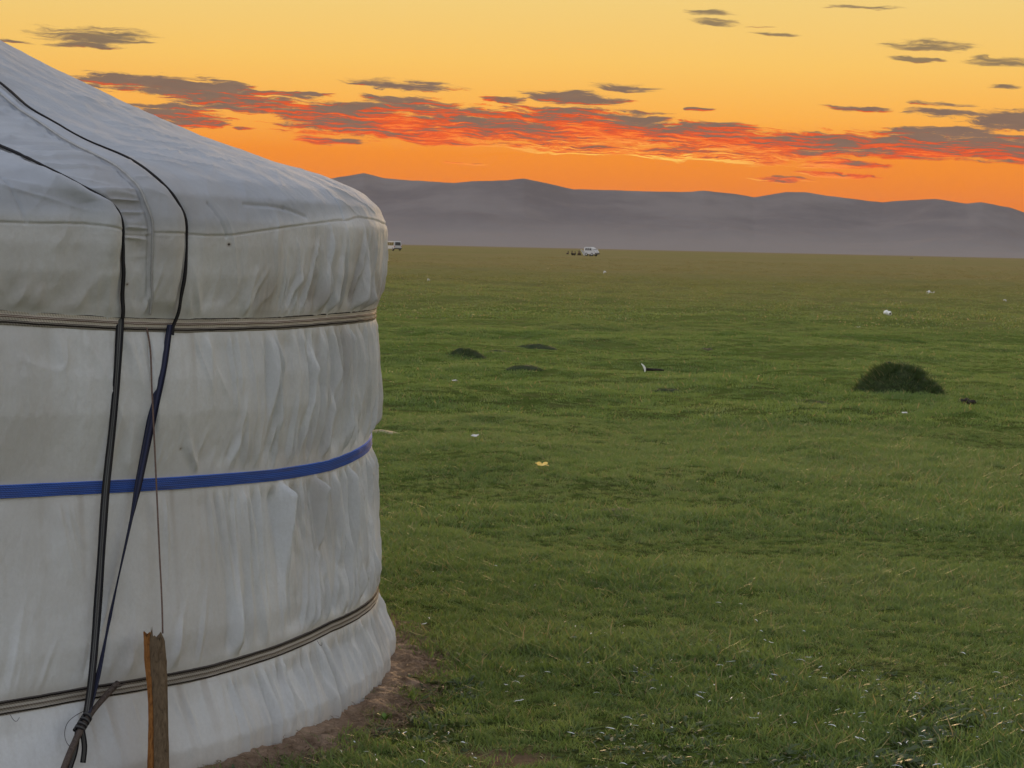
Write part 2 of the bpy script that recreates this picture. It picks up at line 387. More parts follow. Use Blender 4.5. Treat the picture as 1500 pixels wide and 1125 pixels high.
# ------------------------------------------------------------------ haze
bm = bmesh.new(); bmesh.ops.create_cube(bm, size=1)
for v in bm.verts: v.co = Vector((v.co.x * 27600, v.co.y * 27600, -4.0 if v.co.z < 0 else 350.0))
me = bpy.data.meshes.new('haze'); bm.to_mesh(me); bm.free()
m = bpy.data.materials.new('haze_air'); m.use_nodes = True; m.node_tree.nodes.clear(); n = NT(m.node_tree)
pv = n.node('ShaderNodeVolumePrincipled'); pv.inputs['Color'].default_value = (1.0, .93, .88, 1)
pv.inputs['Density'].default_value = HAZE = 0.9e-5
mo = n.node('ShaderNodeOutputMaterial'); m.node_tree.links.new(pv.outputs[0], mo.inputs['Volume'])
tag(link('haze', me, m), kind='stuff')

# ------------------------------------------------------------------ yurt: cloth surface
zs = np.array([-.15,-.071,-.034,.029,.078,.126,.198,.266,.308,.394,.516,.663,.761,.809,.895,1.006,1.104,1.201,1.254,1.298,1.396,1.481,1.553,1.625,1.672,1.721,1.777,1.859,1.965,2.188,2.65])
rs = np.array([3.0,3.021,3.025,3.036,3.037,3.019,2.989,2.968,2.975,2.978,2.966,2.953,2.942,2.934,2.947,2.964,2.965,2.953,2.942,2.959,2.981,2.987,2.981,2.950,2.889,2.767,2.571,2.326,2.081,1.594,.5])
zf = np.arange(-.15, 2.65, .002); rf = np.interp(zf, zs, rs)
kk = np.exp(-np.linspace(-2.5, 2.5, 17) ** 2 / 2); kk /= kk.sum()
rf = np.convolve(np.pad(rf, 8, 'edge'), kk, 'valid')
rf[-12:] = np.interp(zf[-12:], zs, rs)
prof = lambda w_: np.interp(w_, zf, rf)
B1, B2, B3 = 1.254, .805, .270
def ringi(pts):
    p = np.array(pts); mean = p[:, 1].mean()
    xs = np.concatenate([[-180, -40, 0], p[:, 0], [110, 150, 180]]); v = np.concatenate([[mean, mean, (mean + p[0, 1] * 2) / 3 + .004], p[:, 1], [mean] * 3])
    return lambda th: np.interp(th, xs, v)
zb1 = ringi([(22.3,1.290),(26.5,1.276),(30.3,1.266),(35.1,1.258),(43.9,1.256),(51.9,1.259),(68,1.256)])
zb2 = ringi([(22.5,.833),(29.1,.823),(37.3,.809),(44.5,.797),(52.8,.790),(65.6,.800)])
zb3 = ringi([(22.2,.272),(27.5,.274),(32.1,.269),(36.6,.264),(43.6,.270),(51.4,.283),(69.9,.262)])
thc = np.concatenate([np.arange(-180, -8, 1.5), np.arange(-8, 14, .2), np.arange(14, 78, .062), np.arange(78, 92, .2), np.arange(92, 180, 1.5)])
wr = np.concatenate([np.arange(-.09, 1.485, .007), np.arange(1.485, 1.60, .003), np.arange(1.60, 1.80, .003), np.arange(1.80, 2.1, .0042), np.arange(2.1, 2.63, .008)])
def warp(th, w_):
    """height of cloth row w_ at angle th: rows follow the belts"""
    d1 = zb1(th) - B1; d2 = zb2(th) - B2; d3 = zb3(th) - B3
    k = lambda lo, mid, hi: np.clip((w_ - lo) / (mid - lo), 0, 1) * np.clip((hi - w_) / (hi - mid), 0, 1)
    return w_ + d1 * k(B2, B1, 1.5) + d2 * k(B3, B2, B1) + d3 * k(-.03, B3, B2)
wr = wr[np.concatenate([[True], np.diff(wr) > 1e-3])]
TH, WW = np.meshgrid(thc, wr)
ZZ = warp(TH, WW)
pr = prof(wr)
sa = np.concatenate([[0], np.cumsum(np.hypot(np.diff(wr), np.diff(pr)))])
sB = [np.interp(b_, wr, sa) for b_ in (B1, B2, B3)]
sEave = np.interp(1.56, wr, sa)
ac = np.radians(thc) * 2.95
Aq = np.radians(TH) * np.maximum(prof(WW), .6); Sq = np.repeat(sa[:, None], len(thc), 1)
AW = np.radians(TH) * 2.95
right = sstep(TH, 33, 52)
disp = np.zeros_like(TH)
rn = np.random.RandomState(5)
def fold(a0, s0, dr, L, slant, amp, w0, w1, curve=0.0):
    ri = np.where((np.sign(dr) * (sa - s0) >= 0) & (np.abs(sa - s0) <= L))[0]
    if len(ri) == 0: return
    reach = 4.5 * max(w0, w1) + abs(slant) * L + abs(curve)
    ci = np.where(np.abs(ac - a0) < reach)[0]
    if len(ci) == 0: return
    r_, c_ = slice(ri[0], ri[-1] + 1), slice(ci[0], ci[-1] + 1)
    t = (np.abs(sa[r_] - s0) / L)[:, None]
    cen = a0 + slant * t * L + curve * t * t
    ww = w0 + (w1 - w0) * t
    x = (ac[c_][None] - cen) / ww
    env = (1 - t) ** .8 * np.minimum(t / .04, 1) ** .5
    f = np.exp(-np.sqrt(x * x + .02)) - .30 * np.exp(-((np.abs(x) - 2.2) / 1.2) ** 2)
    disp[r_, c_] += amp * env * f
def rain(s0, dr, Lr, per_m, amp, slant):
    a = ac[0] * 0 + R(-8) * 2.95
    while a < R(92) * 2.95:
        th = math.degrees(a / 2.95); k = float(sstep(th, 31, 50))
        a += rn.exponential(1 / (per_m * (.22 + .78 * k)))
        L = rn.uniform(*Lr) * (.6 + .4 * k)
        if rn.rand() < .78: w0 = rn.uniform(.0052, .010); am = amp * rn.uniform(.45, .9); w1 = w0 * rn.uniform(1.0, 1.7)
        else: w0 = rn.uniform(.012, .022); am = amp * rn.uniform(.8, 1.4); w1 = w0 * rn.uniform(1.2, 2.0)
        fold(a, s0, dr, L, rn.normal(slant, .09), am * (.4 + .6 * k), w0, w1, rn.normal(.01, .025))
rain(sB[0], 1, (.10, .34), 27, .036, .16)
rain(sB[0], -1, (.16, .46), 25, .031, .10)
rain(sB[1], 1, (.16, .46), 25, .034, .12)
rain(sB[1], -1, (.16, .54), 25, .031, .06)
rain(sB[2], 1, (.16, .54), 25, .034, .08)
rain(sB[2], -1, (.20, .36), 30, .024, .12)
# a few long folds from belt to belt, and gathers by the straps
for s0, L in ((sB[0], .44), (sB[1], .5), (sB[2], .36)):
    for _ in range(34):
        th = rn.uniform(38, 88); fold(R(th) * 2.95, s0, -1, L * 1.35, rn.normal(.04, .07), rn.uniform(.014, .026), .009, .016, rn.normal(0, .03))
for th, s0, dr, L, sl, am in ((36.9, sB[1], 1, .13, -.75, .012), (37.4, sB[1], 1, .10, .3, .010), (36.6, sB[1], 1, .22, -.5, .010), (37.3, sB[1], -1, .2, .1, .009),
                              (30.2, sB[0], -1, .25, .35, .009), (31, sB[0], -1, .33, .3, .008), (36.4, sB[0], 1, .2, -.5, .014), (35.4, sB[0], 1, .16, -.35, .012),
                              (29.1, sB[0], 1, .16, -.2, .012), (28.4, sB[0], 1, .22, -.25, .009), (31.2, sB[0], 1, .1, -.5, .012), (27.3, sB[2], -1, .2, -.5, .012), (28.5, sB[2], -1, .2, .1, .012)):
    fold(R(th) * 2.95, s0, dr, L, sl, am, .008, .022)
fine = sstep(TH, -8, -4) * (1 - sstep(TH, 88, 92))
disp *= fine * (1 - .35 * sstep(TH, 58, 68))
rdg = lambda q, k=7: np.clip(1 - np.abs(q), 0, 1) ** k
# gathered cloth: dense upright creases, and the pleats taken back in so the wall does not puff out
slant = AW + .12 * (Sq - sB[1]) + .02 * fbm(AW / .3, Sq / .25, 6, 2)
q1 = rdg(fbm(slant / .060, Sq / .70, 0, 2), 4); q2 = rdg(fbm(slant / .028, Sq / .50, 3, 2), 4)
wallz = (1 - sstep(WW, 1.44, 1.56)) * fine
patchy = sstep(fbm(AW / .35, Sq / .3, 4, 2), -.55, .35)
disp += wallz * (.15 + .85 * right) * patchy * (.0075 * (q1 - .3) + .0035 * (q2 - .3))
disp -= wallz * .0055 * right
# broad slack in the cloth
wall = 1 - sstep(WW, 1.50, 1.64)
disp += wall * .0105 * fbm(AW / .20, Sq / .55, 1, 2) * (.55 + .45 * right)
disp += wall * .004 * fbm(AW / .07, Sq / .30, 2, 2) * (.35 + .65 * right)
disp += fine * .0045 * wall * rdg(fbm((AW + .5 * Sq) / .22, (Sq - .3 * AW) / .35, 3, 2)) * sstep(fbm(AW / .5, Sq / .5, 6, 2), -.2, .4)
disp += fine * .0007 * fbm(AW / .02, Sq / .03, 5, 2)
# roof: poles show faintly, creases run across
roof = 1 - wall
disp += roof * (.0015 * np.cos(R(1) * TH * 360 / 4.2) + .007 * fbm(Aq / .5, Sq / .4, 4, 2))
cr = sstep(fbm(Aq / .55, Sq / .35, 7, 2), -.1, .5)
disp += roof * fine * .0055 * cr * rdg(fbm(Aq / .7 + .3 * Sq, (Sq + .25 * Aq) / .085, 2, 2))
disp += roof * fine * .0022 * rdg(fbm((Aq - .8 * Sq) / .3, (Sq * .6 + Aq) / .5, 0, 2))
# ropes over the roof pull it in; padding swells between them
def curve(pts):
    p = np.array(sorted(pts, key=lambda q: q[1])); return lambda w_: np.interp(w_, p[:, 1], p[:, 0])
thL = curve([(24.0, 2.6), (24.6, 1.95), (25.15, 1.736), (25.63, 1.70), (26.0, 1.666), (26.97, 1.635), (27.8, 1.615), (28.5, 1.60), (29.1, 1.583), (29.37, 1.552), (29.5, 1.515), (29.54, 1.442), (29.7, 1.35), (29.96, 1.27), (30.1, 1.2)])
thR = curve([(41, 2.6), (38.2, 1.962), (36.0, 1.877), (34.2, 1.79), (33.6, 1.73), (33.1, 1.677), (33.25, 1.641), (33.7, 1.604), (34.08, 1.567), (34.13, 1.52), (34.05, 1.435), (33.93, 1.349), (33.9, 1.28), (33.6, 1.216), (33.3, 1.1)])
thM = curve([(39, 2.6), (36.69, 1.943), (34.1, 1.847), (32.3, 1.765), (31.6, 1.713), (31.1, 1.661), (31.15, 1.609), (31.4, 1.545), (31.55, 1.406), (31.9, 1.293), (32.1, 1.236), (32.05, 1.105), (32.45, .953)])
rr_ = np.maximum(prof(WW), .6)
dL = np.radians(TH - thL(WW)) * rr_; dR = np.radians(TH - thR(WW)) * rr_; dM = np.radians(TH - thM(WW)) * rr_
up = sstep(WW, 1.27, 1.33)
eave = np.exp(-((WW - 1.53) / .14) ** 2)
disp += up * (-(.003 + .018 * eave) * np.exp(-(dL / .016) ** 2) - (.001 + .008 * eave) * np.exp(-(dR / .016) ** 2))
disp += eave * (.030 * np.exp(-((dL + .06) / .05) ** 2) + .006 * np.exp(-((dR - .07) / .06) ** 2))
inMR = sstep(dM, -.004, .006) * (1 - sstep(dR, -.02, .0))
tt = np.clip(dM / np.maximum(dM - dR, .02), 0, 1)
disp += inMR * up * (.006 + (.006 + .020 * eave) * np.sin(np.pi * tt) ** .8)
disp += up * -.006 * np.exp(-((dM + .006) / .006) ** 2)
inLM = sstep(dL, 0, .03) * (1 - sstep(dM, -.03, 0))
disp += inLM * up * fine * .011 * rdg(fbm(AW / .45, Sq / .05, 6, 2)) * sstep(WW, 1.36, 1.5) - inLM * up * .016 * eave
low = sstep(WW, .93, .98) * (1 - sstep(WW, 1.24, 1.27))
disp += low * (-.006 * np.exp(-(dM / .006) ** 2) + .004 * sstep(dM, 0, .006) * np.exp(-np.maximum(dM, 0) / .05))
# stitched seams
seamw = curve([(1.534, -40), (1.534, 26.7), (1.515, 29.3)][::1]) if False else None
sx = np.array([-180, 21, 24.2, 26.7, 29.3, 29.6, 31.4, 31.5, 34.0, 35.7, 38.1, 42.3, 48.7, 53.0, 57.4, 62, 95, 180])
sy = np.array([1.53, 1.534, 1.533, 1.534, 1.515, 1.506, 1.506, 1.514, 1.514, 1.510, 1.513, 1.533, 1.562, 1.572, 1.585, 1.575, 1.55, 1.53])
seam = np.interp(TH, sx, sy) + .003 * vnoise(AW / .12, AW * 0, 3)
ds = WW - seam
disp += fine * (-.0028 * np.exp(-(ds / .0026) ** 2) + .0028 * sstep(ds, 0, .006) * np.exp(-np.maximum(ds, 0) / .03))
for th0, w0, th1, w1 in ((53.0, 1.572, 53.9, 1.663), (23.2, 1.536, 22.5, 1.645), (37.6, 1.51, 36.5, 1.60), (44.5, 1.60, 40.0, 1.605), (44.5, 1.60, 47.0, 1.578)):
    p0 = np.array((R(th0) * 2.95, np.interp(w0, wr, sa))); p1 = np.array((R(th1) * 2.95, np.interp(w1, wr, sa))); v = p1 - p0
    tq = np.clip(((AW - p0[0]) * v[0] + (Sq - p0[1]) * v[1]) / (v @ v), 0, 1)
    q = np.hypot(AW - p0[0] - tq * v[0], Sq - p0[1] - tq * v[1])
    disp -= .0045 * np.exp(-(q / .006) ** 2)
# keep the wall on its own line: only the gathers stand out, not the stretch between the belts
zone = (1 - sstep(WW, 1.42, 1.55)) * sstep(TH, 16, 24) * (1 - sstep(TH, 80, 88))
cf = (thc > 12) & (thc < 79); K_ = 70; blk = np.pad(disp[:, cf], ((0, 0), (K_, K_)), 'edge'); cs_ = np.cumsum(np.pad(blk, ((0, 0), (1, 0))), 1)
mean_ = np.zeros_like(disp); mean_[:, cf] = (cs_[:, 2 * K_ + 1:] - cs_[:, :-2 * K_ - 1]) / (2 * K_ + 1)
disp -= zone * (.9 * mean_ + (.007 + .006 * (1 - sstep(WW, .2, .27))) * right)
# the belts hold the cloth flat
for b_ in (B1, B2, B3): disp *= 1 - .96 * (1 - sstep(np.abs(WW - b_), .020, .075))
disp *= sstep(2.66 - WW, .0, .12)
drw = np.gradient(pr, sa)[:, None]; dzw = np.gradient(wr, sa)[:, None]
RAD = pr[:, None] + disp * dzw; ZH = ZZ - disp * drw
cs, sn = np.cos(np.radians(thc))[None], np.sin(np.radians(thc))[None]
PX = YC[0] + RAD * (cs * yc[0] + sn * ye[0]); PY = YC[1] + RAD * (cs * yc[1] + sn * ye[1])
CL = np.stack([PX, PY, ZH], -1)
def surf(th, w_, off=0.0):
    """point on the finished cloth, 'off' metres out from it"""
    th = np.atleast_1d(th).astype(float); w_ = np.atleast_1d(w_).astype(float)
    j = np.clip(np.interp(th, thc, np.arange(len(thc))), 0, len(thc) - 1.001); i = np.clip(np.interp(w_, wr, np.arange(len(wr))), 0, len(wr) - 1.001)
    i0 = i.astype(int); j0 = j.astype(int); fi = (i - i0)[:, None]; fj = (j - j0)[:, None]
    p = (CL[i0, j0] * (1 - fi) + CL[i0 + 1, j0] * fi) * (1 - fj) + (CL[i0, j0 + 1] * (1 - fi) + CL[i0 + 1, j0 + 1] * fi) * fj
    dr_ = np.interp(w_, wr, drw[:, 0]); dz_ = np.interp(w_, wr, dzw[:, 0])
    c_, s_ = np.cos(np.radians(th)), np.sin(np.radians(th))
    nx = dz_ * (c_ * yc[0] + s_ * ye[0]); ny = dz_ * (c_ * yc[1] + s_ * ye[1])
    return p + off * np.stack([nx, ny, -dr_], -1)
# grime on the cloth: where hands, smoke and splashes left it
g = .25 * sstep(fbm(AW / .35, Sq / .5, 2, 3), .1, .9)
g += .34 * sstep(seam - WW, -.03, .03) * sstep(WW, 1.27, 1.29) * (.75 + .5 * fbm(AW / .10, Sq / .25, 4, 2))
g += .55 * np.exp(-((WW - 1.33) / .07) ** 2) * sstep(TH, 36, 44) * np.maximum(fbm(AW / .06, Sq / .22, 1, 3) + .35, 0) * (WW > 1.26)
g += .45 * np.exp(-((WW - .86) / .06) ** 2) * sstep(TH, 35, 39) * (1 - sstep(TH, 46, 56)) * np.maximum(fbm(AW / .12, Sq / .08, 5, 2) + .5, 0)
g += .35 * np.exp(-np.maximum(WW - B3 - .02, 0) / .05) * (WW > B3) * np.maximum(fbm(AW / .2, Sq / .1, 6, 2) + .3, 0)
g += .55 * np.exp(-np.maximum(WW, 0) / .045) * (.6 + .5 * fbm(AW / .12, Sq / .08, 0, 2))
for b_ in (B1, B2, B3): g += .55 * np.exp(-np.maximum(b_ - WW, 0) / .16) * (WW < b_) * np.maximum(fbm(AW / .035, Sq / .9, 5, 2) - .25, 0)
g += .5 * np.exp(-(dM / .03) ** 2) * np.exp(-((WW - 1.5) / .1) ** 2) * .5
for th0, w0, sz in ((37.85, 1.488, .008), (30.1, 1.365, .005), (34.8, .905, .006)):     # small tears and marks
    g += 1.6 * np.exp(-(((AW - R(th0) * 2.95) / sz) ** 2 + ((WW - w0) / (sz * .6)) ** 2))
g = np.clip(g, 0, 1.8)
uvq = np.stack([AW, Sq], -1).reshape(-1, 2)
rc = sstep(WW - seam, -.025, .055)  # roof colour made darker and bluer, in place of weaker light from overhead
def cloth_part(name, i0, i1, m, parent):
    V = CL[i0:i1].reshape(-1, 3)
    me = np_mesh(name, V, grid_faces(i1 - i0, len(thc), True), attrs={'grime': g[i0:i1].ravel(), 'roof_shade': rc[i0:i1].ravel(), 'gather': ((.12 + .88 * right) * wall)[i0:i1].ravel()}, uv=uvq[i0 * len(thc):i1 * len(thc)])
    return link(name, me, m, parent)
m, n, b = mat('canvas', (.66, .66, .65), .82, .22)
at = n.node('ShaderNodeAttribute', attribute_name='grime').outputs['Fac']
uvn = n.node('ShaderNodeTexCoord').outputs['UV']; ob = n.node('ShaderNodeTexCoord').outputs['Object']
cl = n.mix(n.mapr(n.noise(ob, 3.0, 4, .6), .35, .7), (.66, .672, .675), (.60, .605, .60))
cl = n.mix(n.mapr(n.noise(ob, 90, 3, .7), .3, .7, 0, .35), cl, (.53, .53, .52))
cl = n.mix(n.node('ShaderNodeAttribute', attribute_name='roof_shade').outputs['Fac'], cl, n.mix(n.mapr(n.noise(ob, 4.0, 5, .6), .35, .7), (.395, .412, .44), (.345, .36, .388)))
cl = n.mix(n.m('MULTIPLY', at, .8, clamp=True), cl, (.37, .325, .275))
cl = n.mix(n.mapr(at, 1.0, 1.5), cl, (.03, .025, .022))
n.put(b.inputs['Base Color'], cl)
weave = n.node('ShaderNodeTexWave', wave_type='BANDS', bands_direction='X'); n.put(weave.inputs['Vector'], uvn); weave.inputs['Scale'].default_value = 260
weave2 = n.node('ShaderNodeTexWave', wave_type='BANDS', bands_direction='Y'); n.put(weave2.inputs['Vector'], uvn); weave2.inputs['Scale'].default_value = 260
bn = n.node('ShaderNodeBump'); bn.inputs['Strength'].default_value = .45; bn.inputs['Distance'].default_value = .005
n.put(bn.inputs['Height'], n.m('ADD', n.m('MULTIPLY', n.m('ADD', weave.outputs['Fac'], weave2.outputs['Fac']), .12), n.m('ADD', n.noise(ob, 26, 5, .65), n.m('MULTIPLY', n.noise(ob, 170, 2, .6), .4))))
b2 = n.node('ShaderNodeBump'); b2.inputs['Strength'].default_value = .6; b2.inputs['Distance'].default_value = .012
up_ = n.m('ADD', n.noise(n.vm('MULTIPLY', uvn, (34, 3.6, 1)), 1.0, 4, .6, .8), n.m('MULTIPLY', n.noise(n.vm('MULTIPLY', uvn, (95, 9, 1)), 1.0, 3, .6, .5), .45))
n.put(b2.inputs['Height'], n.m('MULTIPLY', up_, n.node('ShaderNodeAttribute', attribute_name='gather').outputs['Fac']))
n.put(bn.inputs['Normal'], b2.outputs[0])
n.put(b.inputs['Normal'], bn.outputs[0])
MAT['canvas'] = m
yurt = empty('yurt', (YC[0], YC[1], 0.0))
tag(yurt, 'large white canvas yurt tied round with belts, standing at the left of the plain', 'yurt')
bpy.context.view_layer.update()
def child(o, p):
    o.parent = p; o.matrix_parent_inverse = p.matrix_world.inverted(); return o
ib = int(np.argmin(np.abs(wr - B1)))
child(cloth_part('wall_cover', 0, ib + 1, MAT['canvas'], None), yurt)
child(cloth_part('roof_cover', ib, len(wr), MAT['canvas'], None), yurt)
# crown wheel closing the roof (above the frame)
ZT = float(ZH[-1].mean()); rt = float(RAD[-1].mean())
bm = bmesh.new()
for rr0, zz, rr1, z1 in ((rt + .03, ZT - .02, rt - .04, ZT + .09),):
    bmesh.ops.create_cone(bm, cap_ends=True, segments=40, radius1=rr0, radius2=rr1, depth=.12, matrix=Matrix.Translation((YC[0], YC[1], ZT + .04)))
    bmesh.ops.create_cone(bm, cap_ends=True, segments=40, radius1=rr1 - .01, radius2=.12, depth=.10, matrix=Matrix.Translation((YC[0], YC[1], ZT + .14)))
me = bpy.data.meshes.new('crown_cover'); bm.to_mesh(me); bm.free(); me.uv_layers.new(name='UVMap')
child(link('crown_cover', me, MAT['canvas']), yurt)

# belts
def belt(name, wb, width, m, label, ribs, thick=.005):
    K = 19
    u = np.linspace(-1, 1, K)
    edge = np.where(np.abs(u) > .93, -.006, 0)
    rib = .0012 * np.cos(u * np.pi * ribs) + edge
    w_ = wb + u * width / 2
    base_r = prof(wb)
    thb = thc
    rr = np.repeat((base_r + thick + rib)[:, None], len(thb), 1)
    ref = np.array([disp[np.argmin(np.abs(wr - wb))]]); k = np.ones(9) / 9
    lowd = np.convolve(np.pad(ref[0], 4, 'wrap'), k, 'valid')
    rr = rr + np.clip(lowd, -.002, .006)[None]
    z0 = warp(thb, np.full_like(thb, wb))
    zz = z0[None] + (u * width / 2)[:, None] + .0025 * vnoise(np.radians(thb) * 9, thb * 0, 3)[None]
    rr = rr + (.004 * u)[:, None] * (1 if wb > .6 else -1) * 0 + .0012 * vnoise(np.radians(thb)[None] * 40, u[:, None] * 1.5, 2)
    inner = rr[::-1] * 0 + (base_r - .012)
    RRb = np.vstack([rr, inner[[0, -1]]]); ZB = np.vstack([zz, zz[[-1, 0]]])
    vv = np.concatenate([u * .5 + .5, [1, 0]])
    xb = YC[0] + RRb * (cs * yc[0] + sn * ye[0]); yb = YC[1] + RRb * (cs * yc[1] + sn * ye[1])
    V = np.stack([xb, yb, ZB], -1).reshape(-1, 3)
    F = grid_faces(K + 2, len(thb), True)
    last = np.stack([(K + 1) * len(thb) + np.arange(len(thb)), (K + 1) * len(thb) + (np.arange(len(thb)) + 1) % len(thb), (np.arange(len(thb)) + 1) % len(thb), np.arange(len(thb))], -1)
    uv = np.stack([np.repeat(np.radians(thb)[None] * 2.95, K + 2, 0), np.repeat(vv[:, None], len(thb), 1)], -1).reshape(-1, 2)
    o = child(link(name, np_mesh(name, V, np.vstack([F, last]), uv=uv), m), yurt)
    o['label'] = label
    return o
def webbing(name, stops, interp, rough=.85):
    m, n, b = mat(name, (.4, .4, .4), max(rough, .85), .06)
    uvn = n.node('ShaderNodeTexCoord').outputs['UV']
    s_ = n.node('ShaderNodeSeparateXYZ'); n.put(s_.inputs[0], uvn)
    wob = n.m('MULTIPLY_ADD', n.noise(n.xyz(s_.outputs[0], 0, 0), 9.0, 3, .6), .10, -.05)
    c_ = n.ramp(n.m('ADD', s_.outputs[1], wob), stops, interp)
    br = n.node('ShaderNodeTexWave', wave_type='BANDS', bands_direction='DIAGONAL'); n.put(br.inputs['Vector'], n.xyz(s_.outputs[0], n.m('MULTIPLY', s_.outputs[1], .04), 0)); br.inputs['Scale'].default_value = 70
    c_ = n.mix(n.m('MULTIPLY', br.outputs['Fac'], .3), c_, (.6, .6, .6), 'MULTIPLY')
    c_ = n.mix(n.mapr(n.noise(uvn, 3.0, 5, .6), .4, .75, 0, .5), c_, (.10, .085, .07))
    n.put(b.inputs['Base Color'], c_)
    bn = n.node('ShaderNodeBump'); bn.inputs['Strength'].default_value = .6; bn.inputs['Distance'].default_value = .003
    n.put(bn.inputs['Height'], br.outputs['Fac']); n.put(b.inputs['Normal'], bn.outputs[0])
    return m
cream, dk, brn, gry = (.60, .55, .48), (.018, .015, .014), (.14, .09, .068), (.36, .33, .29)
mb1 = webbing('braid_cream', [(0, gry), (.13, dk), (.24, gry), (.27, dk), (.31, cream), (.46, brn), (.52, cream), (.55, brn), (.60, cream), (.82, dk), (.90, cream), (.95, gry)], 'CONSTANT')
mb3 = webbing('braid_grey', [(0, gry), (.10, dk), (.2, (.36, .33, .29)), (.40, (.22, .19, .165)), (.5, (.40, .37, .32)), (.66, (.16, .14, .12)), (.72, (.3, .27, .24)), (.76, dk), (.88, (.10, .09, .085)), (.96, gry)], 'CONSTANT')
blu, blu2 = (.085, .18, .62), (.028, .065, .27)
mb2 = webbing('webbing_blue', [(i / 14, blu if i % 2 else blu2) for i in range(14)], 'LINEAR', .6)
belt('belt', B1, .047, mb1, 'cream striped belt under the eave', 3)
belt('belt', B2, .037, mb2, 'blue webbing belt round the middle of the wall', 7, .006)
belt('belt', B3, .042, mb3, 'grey striped belt near the ground', 3)

# ropes over the roof, straps and cord
def rope_on(name, th_of, w0, w1, nn, r_, m, label=None, off=.009, flat=.36, rvar=0):
    w_ = np.linspace(w0, w1, nn); th = th_of(w_)
    P_ = surf(th, w_, off)
    k = 3; pad = np.vstack([P_[:1]] * k + [P_] + [P_[-1:]] * k)
    P_ = sum(pad[i:i + len(P_)] for i in range(2 * k + 1)) / (2 * k + 1)
    s_ = surf(th + .2, w_, off) - surf(th - .2, w_, off)
    rr = r_ * (1 + rvar * vnoise(np.linspace(0, 14, nn), np.zeros(nn), 1))
    o = child(link(name, tube_mesh(name, P_, rr, 8, flat, s_), m), yurt)
    if label: o['label'] = label
    return o
wv = webbing('strap_weave', [(0, (.018, .018, .02)), (.26, (.024, .024, .028)), (.34, (.15, .15, .145)), (.48, (.035, .035, .035)), (.60, (.17, .17, .165)), (.70, (.02, .02, .024))], 'LINEAR', .7)
wv2 = webbing('strap_navy', [(0, (.012, .014, .03)), (.2, (.05, .056, .10)), (.35, (.022, .026, .055)), (.6, (.065, .07, .125)), (.8, (.012, .014, .035))], 'LINEAR', .7)
pip = varied('piping', (.30, .29, .275), (.38, .37, .35), 30)
wr_ = webbing('black_rope', [(0, (.012, .012, .014)), (.4, (.034, .034, .04)), (.6, (.016, .016, .02)), (.8, (.03, .03, .034))], 'LINEAR', .9)
rope_on('roof_rope', thL, 1.27, 2.6, 260, .0088, wr_, 'black rope on the left over the roof edge', rvar=.25)
rope_on('roof_rope', thR, 1.22, 2.6, 260, .0085, wr_, 'black rope on the right over the roof edge', off=.014, rvar=.3)
rope_on('piping', thM, 1.28, 2.6, 260, .0036, pip, off=.006, flat=.8)
SL = [(-1.066,6.172,1.285),(-1.063,6.150,1.255),(-1.066,6.127,1.111),(-1.079,6.122,.944),(-1.089,6.108,.835),(-1.095,6.075,.617),(-1.099,6.038,.438),(-1.104,6.004,.297),(-1.112,5.985,.224)]
SR = [(-.953,6.318,1.262),(-.957,6.300,1.216),(-.963,6.276,1.142),(-.984,6.243,1.03),(-1.004,6.232,.918),(-1.017,6.205,.826),(-1.034,6.175,.717),(-1.055,6.138,.59),(-1.067,6.108,.511),(-1.076,6.078,.441),(-1.085,6.046,.363),(-1.097,6.013,.286),(-1.107,5.985,.231)]
P_ = smooth_path(SL, 120)
o = child(link('strap', tube_mesh('strap', P_, .0105 * (1 + .12 * vnoise(np.linspace(0, 9, 120), np.zeros(120), 2)), 8, .16, (1, .15, 0)), wv), yurt); o['label'] = 'black woven strap on the left'
P_ = smooth_path(SR, 160); tq = np.linspace(0, 1, 160)
rr = np.interp(tq, [0, .08, .25, .42, .5, .62, .75, .8, .9, 1], [.008, .010, .0125, .010, .0055, .008, .0085, .005, .008, .006])
tw = np.interp(tq, [0, .4, .55, .8, 1], [0, .2, 1.2, 2.4, 3.0])
sd_ = np.stack([np.cos(tw), np.sin(tw) * .9, np.zeros(160)], -1)
o = child(link('strap', tube_mesh('strap', P_, rr, 8, .32, sd_), wv2), yurt); o['label'] = 'navy woven strap slanting from the right rope'
CO = [tuple(surf(31.9, 1.246, .004)[0]),(-.997,6.262,1.226),(-.995,6.250,1.205),(-.989,6.232,1.106),(-.979,6.228,.956),(-.968,6.214,.807),(-.954,6.193,.622),(-.942,6.172,.494),(-.938,6.157,.425)]
o = child(link('cord', tube_mesh('cord', smooth_path(CO, 90), .0024, 6), varied('cord_brown', (.12, .08, .065), (.19, .13, .11), 200)), yurt); o['label'] = 'thin brown cord down to the split stake'
WI = [(-1.098,6.045,.243),(-1.135,5.996,.234),(-1.158,5.949,.219),(-1.159,5.918,.189),(-1.145,5.903,.164),(-1.128,5.917,.154)]
child(link('wire', tube_mesh('wire', smooth_path(WI, 50), .0009, 5), MAT['wire']), yurt)
# loose threads hanging under the lower belt
for th0 in (22.6, 49.0):
    q = surf([th0, th0 + .15, th0 + .3, th0 + .5], [B3 - .02, B3 - .035, B3 - .04, B3 - .03], .01)
    child(link('thread', tube_mesh('thread', smooth_path(q, 20), .0007, 4), MAT['wire']), yurt)

